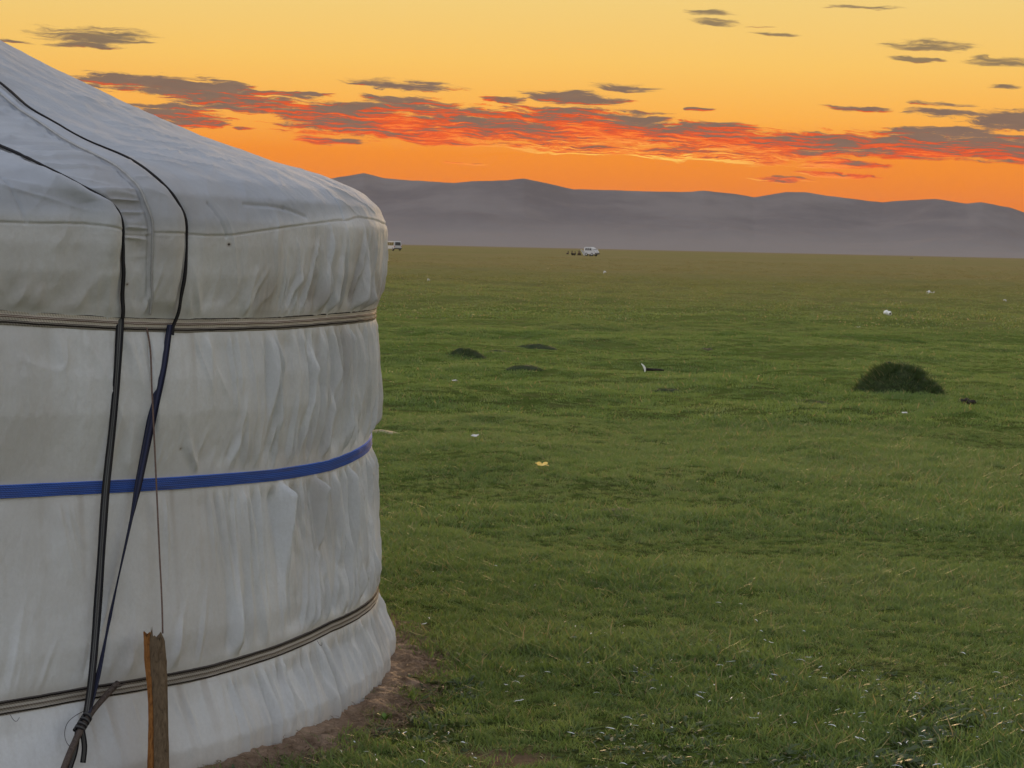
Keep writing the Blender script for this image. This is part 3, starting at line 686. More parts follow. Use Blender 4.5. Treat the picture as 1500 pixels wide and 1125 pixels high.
# bank of bare earth heaped against the hem
bt = np.concatenate([np.arange(-180, -8, 2.0), np.arange(-8, 92, .2), np.arange(92, 180, 2.0)])
bx = np.linspace(0, 1, 34)
BT, BX = np.meshgrid(bt, bx)
wid = .27 + .05 * vnoise(np.radians(BT) * 6, BT * 0, 1) - .12 * sstep(-BT, -36, -20)
br_ = 2.93 + BX * wid
arc = np.radians(BT) * 3
bz = .017 * (1 - sstep(BX, .45, 1.0)) - .012 * (BX > .99) - .002
bz = bz + sstep(1 - BX, 0, .3) * (.007 * fbm(arc / .05, br_ / .05, 1, 3) + .010 * fbm(arc / .16, br_ / .12, 3, 2) + .004 * rdg(fbm(arc / .07 + br_ * 5, br_ / .03, 6, 2)))
c_, s_ = np.cos(np.radians(BT)), np.sin(np.radians(BT))
V = np.stack([YC[0] + br_ * (c_ * yc[0] + s_ * ye[0]), YC[1] + br_ * (c_ * yc[1] + s_ * ye[1]), bz], -1).reshape(-1, 3)
tag(link('soil_bank', np_mesh('soil_bank', V, grid_faces(len(bx), len(bt), True)[:, ::-1]), MAT['soil']), kind='structure')

# ------------------------------------------------------------------ stake and stick by the hem
def loft(name, rings, m, parent=None, jag=None):
    """closed skin over rings of points (n each), capped"""
    n_ = len(rings[0]); V = [tuple(p) for r_ in rings for p in r_]
    F = grid_faces(len(rings), n_, True).tolist()
    V += [tuple(np.mean(rings[0], 0)), tuple(np.mean(rings[-1], 0))]
    m0, m1 = len(V) - 2, len(V) - 1; e0 = (len(rings) - 1) * n_
    F += [[(k + 1) % n_, k, m0] for k in range(n_)] + [[e0 + k, e0 + (k + 1) % n_, m1] for k in range(n_)]
    me = bpy.data.meshes.new(name); me.from_pydata(V, [], F); me.update()
    return link(name, me, m, parent)
def wood(name, c1, c2, c3, axis=(45, 45, 3.5)):
    m, n, b = mat(name, c1, .8, .2)
    p = n.vm('MULTIPLY', n.node('ShaderNodeTexCoord').outputs['Object'], axis)
    f = n.noise(p, 3.0, 6, .65, .6)
    n.put(b.inputs['Base Color'], n.ramp(f, [(.28, c3), (.45, c1), (.68, c2)]))
    bn = n.node('ShaderNodeBump'); bn.inputs['Strength'].default_value = 1.0; bn.inputs['Distance'].default_value = .004
    n.put(bn.inputs['Height'], f); n.put(b.inputs['Normal'], bn.outputs[0])
    return m
w_grey = wood('weathered_wood', (.105, .071, .040), (.155, .108, .064), (.04, .024, .013))
w_orange = wood('split_wood', (.20, .078, .018), (.29, .13, .038), (.055, .022, .009))
w_bark = wood('bark', (.075, .055, .045), (.12, .095, .08), (.025, .018, .015), (60, 60, 20))
stake = empty('wooden_stake', (-.915, 6.02, 0.0))
tag(stake, 'split wooden stake driven in upright before the yurt, orange down its left edge', 'stake')
bpy.context.view_layer.update()
PXM = 1 / 524.0
def px(x, y, dy=0.0):
    """metres on the stake's own plane from its drawing (1 unit = 1.9 mm)"""
    f = (y - 928) / 197.0
    Y_ = 6.154 - f * .112
    return ((-.959 + (x - 227) * PXM) * Y_ / 6.154, Y_ + dy, .425 - (y - 928) / 197.0 * .343)
def piece(name, lv, m, depth, label=None, seed=0, y0=0.0):
    rn_ = np.random.RandomState(seed); rings = []
    ys = np.array([l[0] for l in lv]); yy_ = np.concatenate([np.linspace(ys[0], ys[0] + 30, 6), np.linspace(ys[0] + 36, ys[-1], 22)])
    for i, y in enumerate(yy_):
        a, c = np.interp(y, ys, [l[1] for l in lv]), np.interp(y, ys, [l[2] for l in lv])
        cut = 1.0
        pts = []
        for k, (fx, fy) in enumerate(((0, -.35), (.08, -.85), (.35, -1.0), (.68, -.98), (.93, -.8), (1, -.3), (.97, .5), (.7, 1), (.3, 1), (.03, .5))):
            xq = a + (c - a) * fx + rn_.normal(0, .25)
            top = 0
            if i == 0: top = rn_.uniform(-5, 9) if k not in (2, 7) else rn_.uniform(-8, 0)
            P3 = px(xq, y + top, y0 + fy * depth / 2 + rn_.normal(0, .0004)); pts.append(P3)
        rings.append(pts)
    o = child(loft(name, rings, m), stake)
    if label: o['label'] = label
    return o
piece('split_half', [(929, 211, 221), (940, 211.5, 223), (975, 213, 226), (1000, 216.5, 228), (1025, 219, 230), (1060, 219.5, 230.5), (1125, 219, 232), (1230, 219, 234)], w_orange, .045, 'orange freshly split half of the stake', 1, .006)
piece('split_half', [(934, 222, 240), (945, 221.5, 242.5), (975, 222.5, 244.5), (1000, 224, 246), (1040, 227, 247.5), (1080, 227.5, 248.5), (1125, 228, 250.5), (1230, 229, 253)], w_grey, .040, 'grey weathered half of the stake', 2, -.003)
piece('splinter', [(923, 222.2, 224.6), (945, 221, 227), (990, 223, 229)], w_grey, .012, None, 3, -.012)
piece('splinter', [(931, 234, 237.5), (942, 232, 239), (958, 229, 234)], w_grey, .012, None, 4, -.022)

stick = empty('wooden_stick', (-1.16, 5.66, 0.0))
tag(stick, 'slanting bark covered stick twisted into black strapping at the lower left', 'stick')
bpy.context.view_layer.update()
SP = [(-1.050, 6.106, .296), (-1.085, 6.040, .258), (-1.112, 5.975, .222), (-1.126, 5.890, .176), (-1.136, 5.800, .128), (-1.150, 5.70, .05), (-1.160, 5.64, -.06)]
P_ = smooth_path(SP, 60)
child(link('shaft', tube_mesh('shaft', P_, .0085 * (1 + .10 * vnoise(np.linspace(0, 12, 60), np.zeros(60), 3)), 10), w_bark), stick)
q = [(-1.058, 6.092, .288), (-1.040, 6.080, .292), (-1.026, 6.085, .300)]
child(link('twig', tube_mesh('twig', smooth_path(q, 10), np.linspace(.004, .0015, 10), 6), w_bark), stick)
# the straps are wound round it
ax = (np.array(SP[3]) - np.array(SP[1])); ax /= np.linalg.norm(ax); sdv = np.cross(ax, (0, 0, 1)); sdv /= np.linalg.norm(sdv); upq = np.cross(sdv, ax)
for k, t0 in enumerate((-.012, .004, .020, .034)):
    an = np.linspace(0, 2 * np.pi * 1.15, 36)
    c0 = np.array(SP[2]) + ax * t0
    q = c0[None] + .0125 * (np.cos(an)[:, None] * sdv + np.sin(an)[:, None] * upq) + ax[None] * (an[:, None] / 6.28 * .009 + .003 * k * np.sin(an)[:, None])
    child(link('strap_wrap', tube_mesh('strap_wrap', q, .0062, 6, .4, np.tile(ax, (36, 1))), wv), stick)
for k, (dx, L) in enumerate(((-.006, .105), (.006, .085))):
    q0 = np.array(SP[2]) + ax * .03 + np.array((dx, -.016, -.006))
    q = [q0, q0 + (.003 + dx, -.004, -L * .5), q0 + (-.008 + dx * 2, -.006, -L)]
    child(link('strap_end', tube_mesh('strap_end', smooth_path(q, 24), .0075, 6, .3, (1, .3, 0)), wv), stick)

# ------------------------------------------------------------------ grass
def blade_mat(name, stops, trans=.45, rough=.5, dry=(.34, .27, .12)):
    m = bpy.data.materials.new(name); m.use_nodes = True; n = NT(m.node_tree); b = m.node_tree.nodes['Principled BSDF']
    rnd = n.node('ShaderNodeObjectInfo').outputs['Random']; loc = n.node('ShaderNodeObjectInfo').outputs['Location']
    pat = n.noise(n.vm('MULTIPLY', loc, (.8, 1.0, 0)), .55, 4, .6)
    pat2 = n.noise(n.vm('MULTIPLY', loc, (.5, 1.0, 0)), .09, 3, .6)
    f = n.m('ADD', n.m('MULTIPLY', rnd, .35), n.m('ADD', n.m('MULTIPLY_ADD', pat, 1.1, -.35), n.m('MULTIPLY_ADD', pat2, .8, -.4)))
    c_ = n.ramp(f, stops)
    at = n.node('ShaderNodeAttribute', attribute_name='dry').outputs['Fac']
    c_ = n.mix(at, c_, dry)
    c_ = far_steppe(n, loc, c_)
    n.put(b.inputs['Base Color'], c_); b.inputs['Roughness'].default_value = rough; b.inputs['Specular IOR Level'].default_value = .4
    tr = n.node('ShaderNodeBsdfTranslucent'); n.put(tr.inputs[0], c_)
    mx = n.node('ShaderNodeMixShader'); mx.inputs[0].default_value = trans
    m.node_tree.links.new(b.outputs[0], mx.inputs[1]); m.node_tree.links.new(tr.outputs[0], mx.inputs[2])
    m.node_tree.links.new(mx.outputs[0], m.node_tree.nodes['Material Output'].inputs[0])
    return m
G_STOPS = [(.1, (.095, .160, .034)), (.4, (.142, .222, .052)), (.65, (.188, .250, .072)), (.95, (.25, .262, .11))]
gm = blade_mat('grass_blade', G_STOPS)
gm_dark = blade_mat('grass_lush', [(.1, (.040, .074, .016)), (.6, (.066, .108, .025)), (.95, (.11, .14, .04))], .32)
gm_leaf = blade_mat('broad_leaf', [(.1, (.040, .068, .020)), (.6, (.058, .092, .026)), (.95, (.085, .115, .04))], .25, .62, (.32, .28, .16))
def tuft(name, nb, rad_, hmin, hmax, wd_, lean, m, seed, dryp=.1, leaf=False):
    r_ = np.random.RandomState(seed); V = []; F = []; D = []
    for _ in range(nb):
        an = r_.uniform(0, 6.283); rr = rad_ * math.sqrt(r_.rand()); bx, by = rr * math.cos(an), rr * math.sin(an)
        h = r_.uniform(hmin, hmax); ln = h * abs(r_.normal(0, lean)) + h * .15; da = r_.uniform(0, 6.283)
        if leaf: da = an + r_.normal(0, .5); ln = h * r_.uniform(1.0, 2.2); h *= r_.uniform(.15, .8)
        dx, dy = math.cos(da), math.sin(da); fa = r_.uniform(0, 6.283) if not leaf else da + 1.57 + r_.normal(0, .3)
        wx, wy = math.cos(fa) * wd_ / 2, math.sin(fa) * wd_ / 2
        i = len(V); s_ = r_.uniform(.7, 1.3)
        for t, k in ((0, .55 if leaf else 1), (.4, 1.0 if not leaf else 1.3), (.75, .75)):
            cx, cy, cz = bx + dx * ln * t ** 1.6, by + dy * ln * t ** 1.6, h * (t if not leaf else math.sin(t * 2.2)) - .004
            V += [(cx - wx * k * s_, cy - wy * k * s_, cz), (cx + wx * k * s_, cy + wy * k * s_, cz + (.003 if leaf else 0))]
        V.append((bx + dx * ln, by + dy * ln, h * (1 if not leaf else .75)))
        F += [(i, i + 1, i + 3, i + 2), (i + 2, i + 3, i + 5, i + 4), (i + 4, i + 5, i + 6)]
        D += [1.0 if r_.rand() < dryp * .6 else r_.uniform(0, .08)] * 7
    me = bpy.data.meshes.new(name); me.from_pydata(V, [], F); me.materials.append(m)
    a = me.attributes.new('dry', 'FLOAT', 'POINT'); a.data.foreach_set('value', np.array(D, np.float32))
    for p in me.polygons: p.use_smooth = True
    return bpy.data.objects.new(name, me)
src = bpy.data.collections.new('grass_sources')        # never linked to the scene: only the tufts' shapes
T = [tuft('a0', 52, .055, .012, .030, .0030, 1.0, gm, 1, .08), tuft('a1', 52, .060, .010, .026, .0028, 1.5, gm, 2, .12),
     tuft('a2', 36, .055, .015, .040, .0032, .9, gm, 3, .10), tuft('a3', 24, .050, .012, .042, .0024, 1.5, gm, 4, .6),
     tuft('a4', 11, .03, .016, .034, .010, .5, gm_leaf, 5, .12, True), tuft('a5', 70, .13, .012, .030, .0055, .9, gm, 6, .08),
     tuft('a6', 70, .40, .012, .034, .020, 1.0, gm, 7, .10), tuft('a7', 40, .07, .035, .085, .0045, .5, gm_dark, 8, .03),
     tuft('a8', 14, .045, .010, .022, .007, .5, gm_leaf, 9, .2, True)]
for o in T: src.objects.link(o)
ng = bpy.data.node_groups.new('scatter_tufts', 'GeometryNodeTree')
ng.interface.new_socket('Geometry', in_out='INPUT', socket_type='NodeSocketGeometry'); ng.interface.new_socket('Geometry', in_out='OUTPUT', socket_type='NodeSocketGeometry')
N_ = ng.nodes; gi = N_.new('NodeGroupInput'); go = N_.new('NodeGroupOutput')
iop = N_.new('GeometryNodeInstanceOnPoints'); ci = N_.new('GeometryNodeCollectionInfo')
ci.inputs['Collection'].default_value = src; ci.inputs['Separate Children'].default_value = True; ci.inputs['Reset Children'].default_value = True
iop.inputs['Pick Instance'].default_value = True
def nattr(nm, ty):
    a = N_.new('GeometryNodeInputNamedAttribute'); a.data_type = ty; a.inputs['Name'].default_value = nm
    return [s for s in a.outputs if s.enabled and s.name == 'Attribute'][0]
L_ = ng.links
L_.new(gi.outputs[0], iop.inputs['Points']); L_.new(ci.outputs[0], iop.inputs['Instance'])
L_.new(nattr('pick', 'INT'), iop.inputs['Instance Index']); L_.new(nattr('rot', 'FLOAT_VECTOR'), iop.inputs['Rotation']); L_.new(nattr('scl', 'FLOAT'), iop.inputs['Scale'])
L_.new(iop.outputs[0], go.inputs[0])
def scatter(name, P_, pick, scl, rot):
    me = bpy.data.meshes.new(name); me.vertices.add(len(P_)); me.vertices.foreach_set('co', np.asarray(P_, np.float32).ravel())
    a = me.attributes.new('pick', 'INT', 'POINT'); a.data.foreach_set('value', np.asarray(pick, np.int32))
    a = me.attributes.new('scl', 'FLOAT', 'POINT'); a.data.foreach_set('value', np.asarray(scl, np.float32))
    a = me.attributes.new('rot', 'FLOAT_VECTOR', 'POINT'); a.data.foreach_set('vector', np.asarray(rot, np.float32).ravel())
    o = bpy.data.objects.new(name, me); col.objects.link(o)
    md = o.modifiers.new('scatter', 'NODES'); md.node_group = ng
    return o
rg = np.random.RandomState(21)
PP, KK, SS = [], [], []
def band(r0_, r1_, dens, pick_fn, s0, s1, marg=1.6):
    hw = R(12.9) + marg / r0_
    area = hw * (r1_ ** 2 - r0_ ** 2); nn = int(area * dens)
    r_ = np.sqrt(rg.uniform(r0_ ** 2, r1_ ** 2, nn)); a = rg.uniform(-hw, hw, nn)
    x, y = r_ * np.sin(a), r_ * np.cos(a)
    dt = np.hypot(x - YC[0], y - YC[1]); th = np.degrees(np.arctan2((x - YC[0]) * ye[0] + (y - YC[1]) * ye[1], (x - YC[0]) * yc[0] + (y - YC[1]) * yc[1]))
    edge = 3.15 + .07 * vnoise(np.radians(th) * 14, th * 0, 2) + .03 * vnoise(np.radians(th) * 45, th * 0, 4) + np.where(rg.rand(nn) < .2, -.09, 0)
    keep = dt > edge
    bare = np.hypot(x - .0, (y - 6.62) * .8) < .10 + .07 * vnoise(x * 9, y * 9, 1)
    keep &= ~(bare & (rg.rand(nn) < .88))
    thin = fbm(x / .5, y / .8, 2, 2)
    keep &= (rg.rand(nn) < np.clip(1.15 + .5 * thin, .35, 1))
    x, y = x[keep], y[keep]; thin = thin[keep]
    PP.append(np.stack([x, y, gz(x, y) - .002], -1)); KK.append(pick_fn(x, y)); SS.append(rg.uniform(s0, s1, len(x)) * np.clip(1 + .45 * fbm(x / 1.1, y / 1.1, 5, 2), .6, 1.5))
def near_pick(x, y):
    r_ = rg.rand(len(x)); q = fbm(x / .35, y / .5, 6, 2)
    leafy = (q > .12) & (y < 8.6) & (rg.rand(len(x)) < .6 * np.clip((8.6 - y) / 1.5, 0, 1))
    k = np.where(r_ < .42, 0, np.where(r_ < .74, 1, np.where(r_ < .93, 2, 3)))
    return np.where(leafy, np.where(rg.rand(len(x)) < .5, 4, 8), k)
band(5.6, 12, 460, near_pick, .7, 1.15)
band(12, 20, 260, lambda x, y: rg.choice([0, 1, 2, 3], len(x), p=[.4, .3, .2, .1]), .8, 1.25)
band(20, 48, 42, lambda x, y: np.full(len(x), 5), .7, 1.2)
band(48, 110, 4.5, lambda x, y: np.full(len(x), 6), 1.0, 1.1)
band(110, 190, 1.0, lambda x, y: np.full(len(x), 6), .9, 1.1)
band(190, 330, .3, lambda x, y: np.full(len(x), 6), .8, 1.2)
PP = np.vstack(PP); KK = np.concatenate(KK); SS = np.concatenate(SS); nt = len(PP)
rot = np.stack([rg.normal(0, .12, nt), rg.normal(0, .12, nt), rg.uniform(0, 6.283, nt)], -1)
tag(scatter('grass', PP, KK, SS, rot), 'short grazed green grass covering the plain', kind='stuff')
print('tufts', nt)

# pale strips in the turf, coloured bright to stand in for sky glints
def strips(nn, fn, name, m, lmin, lmax, wmin, wmax, seed, label):
    r_ = np.random.RandomState(seed); x, y, z = fn(nn, r_); nn = len(x)
    L = r_.uniform(lmin, lmax, nn); W_ = r_.uniform(wmin, wmax, nn); a = r_.uniform(0, 6.283, nn); lift = r_.uniform(-.2, .7, nn); cv = r_.normal(0, .8, nn)
    V = np.zeros((nn, 8, 3))
    px_, py_, pz_ = x.copy(), y.copy(), z.copy()
    for i in range(4):
        ww = W_ * (.5, 1, .9, .25)[i]
        V[:, 2 * i] = np.stack([px_ - np.sin(a) * ww, py_ + np.cos(a) * ww, pz_], -1)
        V[:, 2 * i + 1] = np.stack([px_ + np.sin(a) * ww, py_ - np.cos(a) * ww, pz_ + ww * .6], -1)
        px_ += np.cos(a) * L / 3; py_ += np.sin(a) * L / 3; pz_ += L / 3 * lift * (.8, .1, -.6, 0)[i]; a = a + cv / 3
    i0 = (np.arange(nn) * 8)[:, None, None]; F = i0 + np.array([[0, 1, 3, 2], [2, 3, 5, 4], [4, 5, 7, 6]])[None]
    return tag(link(name, np_mesh(name, V.reshape(-1, 3), F.reshape(-1, 4)), m), label, kind='stuff')
def glint_pos(nn, r_):
    y = 6.0 + np.abs(r_.normal(0, 1, nn)) * 1.5; x = r_.uniform(-.30, .30, nn) * (y + 1.5) + .25
    q = fbm(x / .30, y / .45, 6, 2)
    k = (np.hypot(x - YC[0], y - YC[1]) > 3.22) & (r_.rand(nn) < np.clip(.16 + 1.7 * q, .04, 1))
    x, y = x[k], y[k]
    return x, y, gz(x, y) + r_.uniform(.012, .036, len(x))
mp = mat('pale_glint', (.66, .67, .64), .6, .12)[0]
strips(1900, glint_pos, 'glint_bits', mp, .010, .038, .0007, .0022, 3, 'pale strips standing in for glints of sky in the near turf')
def straw_pos(nn, r_):
    th = np.radians(r_.uniform(5, 85, nn)); rr = 3.055 + .20 * r_.rand(nn) ** .8
    c_, s_ = np.cos(th), np.sin(th)
    x = YC[0] + rr * (c_ * yc[0] + s_ * ye[0]); y = YC[1] + rr * (c_ * yc[1] + s_ * ye[1])
    return x, y, .018 * (1 - sstep((rr - 2.93) / .27, .4, 1)) + r_.uniform(0, .008, nn)
ms = varied('dry_fibre', (.12, .075, .045), (.26, .18, .115), 25)
strips(9000, straw_pos, 'dry_fibres', ms, .02, .06, .0006, .0014, 4, 'dry brown fibres strewn over the bare earth along the hem')

# ------------------------------------------------------------------ mounds
def mound(name, x, y, w_, h_, label, m_body, seed, grassy=True, tall=1.0, group=None, skirt=1.25):
    r_ = np.random.RandomState(seed); z0 = float(gz(x, y))
    root = empty(name, (x, y, z0)); tag(root, label, 'mound', group)
    rho = np.linspace(0, 1, 14); an = np.linspace(0, 2 * np.pi, 40, endpoint=False)
    RH, AN = np.meshgrid(rho, an, indexing='ij')
    wob = 1 + .12 * vnoise(np.cos(AN) * 1.5 + seed, np.sin(AN) * 1.5, 1)
    hx = RH * wob * w_ / 2 * skirt; X_ = hx * np.cos(AN); Y_ = hx * np.sin(AN) * .8
    prof_ = lambda q: np.where(q < .72, 1 - .58 * (q / .72) ** 3.0, .42 * (1 - sstep(q, .72, 1.0)))
    Z_ = h_ * prof_(RH) * (1 + .24 * fbm(X_ / (w_ * .2), Y_ / (w_ * .2) + seed, 2, 2)) - .02 * (RH > .98)
    o = link('mound_body', np_mesh('mound_body', np.stack([X_, Y_, Z_], -1).reshape(-1, 3), grid_faces(14, 40, True)[:, ::-1]), m_body, root)
    if grassy:
        nn = int(230 * w_ * w_ * 3.2) + 24
        q = np.sqrt(r_.rand(nn)); a = r_.uniform(0, 6.283, nn)
        wb_ = 1 + .12 * vnoise(np.cos(a) * 1.5 + seed, np.sin(a) * 1.5, 1)
        gx = q * wb_ * w_ / 2 * skirt * np.cos(a); gy = q * wb_ * w_ / 2 * skirt * np.sin(a) * .8; gz_ = h_ * prof_(q) - .012
        rt = np.stack([-.5 * q * np.sin(a), .5 * q * np.cos(a), r_.uniform(0, 6.28, nn)], -1)
        g_ = scatter('mound_grass', np.stack([gx, gy, gz_], -1), np.full(nn, 7), r_.uniform(.55, 1.0, nn) * tall * (1.15 - .55 * q), rt)
        g_.parent = root; g_['kind'] = 'stuff'
    return root
lush = varied('mound_turf', (.02, .032, .010), (.04, .048, .018), 12, bump=.6, bscale=40)
brownsoil = varied('mound_soil', (.05, .036, .026), (.09, .065, .045), 14, bump=.8, bscale=50)
MG = 'low grassy mounds in the middle of the plain'
mound('grass_mound', 4.17, 24.6, .86, .265, 'big dark shaggy grass mound standing alone at the right', lush, 1, tall=1.15)
mound('grass_mound', -.64, 30.5, .50, .105, 'dark pointed grass mound nearest to the yurt', lush, 2, tall=.55, group=MG)
mound('grass_mound', .33, 33.3, .52, .06, 'faint low grass mound, farthest of the three in the middle of the plain', lush, 3, tall=.42, group=MG)
mound('grass_mound', .14, 27.6, .38, .042, 'flat dark grass mound, closest of the three in the middle of the plain', lush, 4, tall=.42, group=MG)
mound('grass_mound', 2.98, 22.7, .44, .045, 'flat grass mound just left of the big dark mound', lush, 5, tall=.45, group=MG)
mound('grass_mound', -.2, 31.8, .34, .024, 'barely raised strip of dark grass beside the dark pointed mound', lush, 6, tall=.4, group=MG)
mound('grass_mound', 1.65, 24.2, .33, .036, 'small dim grass mound below the dark twig with the white feather', lush, 7, tall=.42, group=MG)
mound('grass_mound', .62, 12.9, .24, .026, 'matted clump of dead and dark grass in the near meadow', varied('matted_grass', (.05, .05, .025), (.13, .11, .06), 40, bump=1, bscale=80), 9, tall=.3)
mound('soil_heap', 2.91, 34.1, .22, .035, 'small brown heap of bare soil above the middle of the plain', brownsoil, 8, False)
mound('soil_heap', -1.05, 18.1, .30, .022, 'pale sandy lip of bare soil right beside the yurt wall', varied('sandy', (.22, .18, .11), (.30, .25, .16), 30, bump=.6), 10, False)

# ------------------------------------------------------------------ dung and litter
def lumps(name, x, y, spots, m, label, cat):
    bm = bmesh.new()
    for (dx, dy, dz, s_, fl) in spots:
        r_ = bmesh.ops.create_icosphere(bm, subdivisions=2, radius=s_, matrix=Matrix.Translation((dx, dy, dz)) @ Matrix.Diagonal((1, .9, fl, 1)))
        for v in r_['verts']: v.co += Vector((float(vnoise(v.co.x / s_ * 1.3 + dx * 50, v.co.y / s_ * 1.3 + v.co.z / s_, 2)),) * 3) * s_ * .22
    me = bpy.data.meshes.new(name); bm.to_mesh(me); bm.free()
    for p in me.polygons: p.use_smooth = True
    o = link(name, me, m); o.location = (x, y, float(gz(x, y)))
    return tag(o, label, cat)
lumps('dung_pile', 4.62, 23.05, [(-.05, 0, .03, .045, .7), (.0, .01, .035, .04, .8), (.045, 0, .025, .042, .6), (.075, .02, .02, .03, .6), (-.085, .01, .015, .03, .6), (.02, -.03, .03, .03, .7)], MAT['dung'], 'dark lumpy dung pile in front of the big dark mound', 'dung')
for (x, y, w_, lab) in ((168.6, 969, 1.1, 'brown heap at the far edge of the plain, left of two at the right'), (166.2, 863, 1.0, 'brown heap at the far edge of the plain, right of two at the right')):
    lumps('dirt_heap', x, y, [(-w_ * .25, 0, .12, w_ * .35, .8), (w_ * .25, 0, .1, w_ * .3, .7)], MAT['drydung'], lab, 'heap')
def scrap(name, x, y, w_, d_, h_, m, label, seed, lift=.035, cat='litter'):
    """crumpled sheet with thickness"""
    r_ = np.random.RandomState(seed); u = np.linspace(-.5, .5, 9); U_, V_ = np.meshgrid(u, u)
    Z_ = h_ * (.5 + .9 * fbm(U_ * 2.5 + seed * 3.1, V_ * 2.5, seed, 2)) * (1 - .5 * np.abs(U_)); Z_ = np.maximum(Z_, .0)
    w_ *= .85; d_ *= .8; h_ *= .8
    xj = U_ * w_ * (1 + .25 * vnoise(V_ * 3 + seed, U_ * 2, 1)); yj = V_ * d_ * (1 + .25 * vnoise(U_ * 3, V_ * 2 + seed, 2))
    top = np.stack([xj, yj, Z_ + .003], -1).reshape(-1, 3); bot = top - (0, 0, .004)
    F = grid_faces(9, 9); rim = [i for i in range(9)] + [9 * i + 8 for i in range(1, 9)] + [72 + i for i in range(7, -1, -1)] + [9 * i for i in range(7, 0, -1)]
    R_ = [[rim[(k + 1) % 32], rim[k], rim[k] + 81, rim[(k + 1) % 32] + 81] for k in range(32)]
    me = np_mesh(name, np.vstack([top, bot]), np.vstack([F, (F + 81)[:, ::-1], R_]))
    o = link(name, me, m); o.location = (x, y, float(gz(x, y)) + lift); o.rotation_euler = (R(12), 0, r_.uniform(-.3, .3))
    return tag(o, label, cat)
wl = MAT['white_litter']
scrap('paper_scrap', 15.93, 87.1, .36, .3, .10, wl, 'white crumpled scrap farther off than the white holed lump', 1)
scrap('paper_scrap', 5.37, 135.4, .18, .2, .10, wl, 'tiny white scrap in front of the distant van with the seated people', 2, .06)
scrap('paper_scrap', -3.26, 86.9, .12, .12, .06, wl, 'tiny white scrap in the distance just right of the yurt eave', 3)
scrap('paper_scrap', .21, 14.94, .085, .06, .018, MAT['yellow_litter'], 'bright yellow scrap on the near grass', 4, .040)
scrap('paper_scrap', -.27, 17.03, .064, .05, .012, wl, 'small flat white scrap on the grass left of the yellow scrap', 5, .040)
scrap('paper_scrap', -.6, 23.71, .06, .05, .014, wl, 'thin white scrap nearest the yurt, below the dark pointed mound', 6, .045)
scrap('paper_scrap', 16.1, 74.7, .11, .1, .05, wl, 'little white scrap by the right edge of the photo', 7)
scrap('paper_scrap', 3.57, 20.62, .06, .04, .008, wl, 'thin pale scrap on the grass in front of the big dark mound', 8, .045)
scrap('paper_scrap', 7.18, 47.33, .09, .08, .03, wl, 'small pale scrap just left of and nearer than the white holed lump', 9, .05)
scrap('paper_scrap', 10.3, 90.2, .10, .1, .04, wl, 'faint pale scrap in the distance, left of the white crumpled scrap', 10)
scrap('paper_scrap', -.7, 65.3, .1, .1, .05, wl, 'faint pale scrap beyond the dark pointed mound', 11)
# white lump with a dark hole
lz = float(gz(8.95, 54.5))
lump = empty('litter_lump', (8.95, 54.5, lz)); tag(lump, 'bright white rounded lump with a dark hole, lying on a dark streak of grass', 'litter')
bm = bmesh.new()
for (dx, dz, s_) in ((-.045, .085, .055), (.0, .075, .05), (.045, .065, .06), (-.02, .11, .04)):
    bmesh.ops.create_icosphere(bm, subdivisions=3, radius=s_, matrix=Matrix.Translation((dx, 0, dz)))
me = bpy.data.meshes.new('lump_body'); bm.to_mesh(me); bm.free()
for p in me.polygons: p.use_smooth = True
o = link('lump_body', me, MAT['bone'], lump)
rmd = o.modifiers.new('join', 'REMESH'); rmd.mode = 'VOXEL'; rmd.voxel_size = .01; rmd.use_smooth_shade = True
bm = bmesh.new(); bmesh.ops.create_cone(bm, cap_ends=True, segments=14, radius1=.02, radius2=.022, depth=.02, matrix=Matrix.Translation((.055, -.054, .065)) @ Matrix.Rotation(R(90), 4, 'X'))
me = bpy.data.meshes.new('hole'); bm.to_mesh(me); bm.free(); link('hole', me, MAT['dung'], lump)
# white feather upright beside a dark twig
fz = float(gz(1.65, 28.3))
t_ = np.linspace(0, 1, 14)
P_ = np.stack([.018 - .05 * (t_ - .35) ** 2 * 1.6 + .0 * t_ - .022 * t_, 0 * t_, .02 + .105 * t_], -1)
o = tag(link('feather', tube_mesh('feather', P_, .012 * np.sin(np.pi * np.clip(t_ * .9 + .08, 0, 1)) + .002, 8, .25, (1, 0, 0)), MAT['bone']), 'small upright white feather beside a dark twig on the plain', 'feather')
o.location = (1.64, 28.3, fz)
q = [(-.02, 0, .055), (.01, 0, .05), (.09, .02, .047), (.17, .02, .05), (.24, .03, .043)]
o = tag(link('twig', tube_mesh('twig', smooth_path(q, 24), np.linspace(.022, .010, 24), 7), MAT['dung']), 'dark twig lying in the grass at the foot of the white feather', 'twig')
o.location = (1.65, 28.33, fz)

# small green weed by the bank of earth
def weed(x, y, s_, label, seed):
    r_ = np.random.RandomState(seed); root = empty('weed', (x, y, float(gz(x, y)) + .0)); tag(root, label, 'plant')
    for k in range(6):
        a = r_.uniform(0, 6.28); L = s_ * r_.uniform(.7, 1.1); t = np.linspace(0, 1, 6)
        ww = .38 * L * np.sin(np.pi * np.clip(t * .92 + .06, 0, 1)) ** .8
        cx = L * (.25 * t + .35 * t ** 2); cz = L * (1.0 * t - .30 * t ** 2)
        V = []
        for i in range(6):
            for sgn in (-1, 0, 1):
                lx, ly = cx[i], sgn * ww[i] / 2
                V.append((lx * math.cos(a) - ly * math.sin(a), lx * math.sin(a) + ly * math.cos(a), cz[i] + abs(sgn) * ww[i] * .18))
        link('leaf', np_mesh('leaf', V, grid_faces(6, 3)), MAT['leaf'], root)
    return root
weed(-.375, 7.06, .045, 'bright green leafy weed sprouting beside the earth bank', 3)

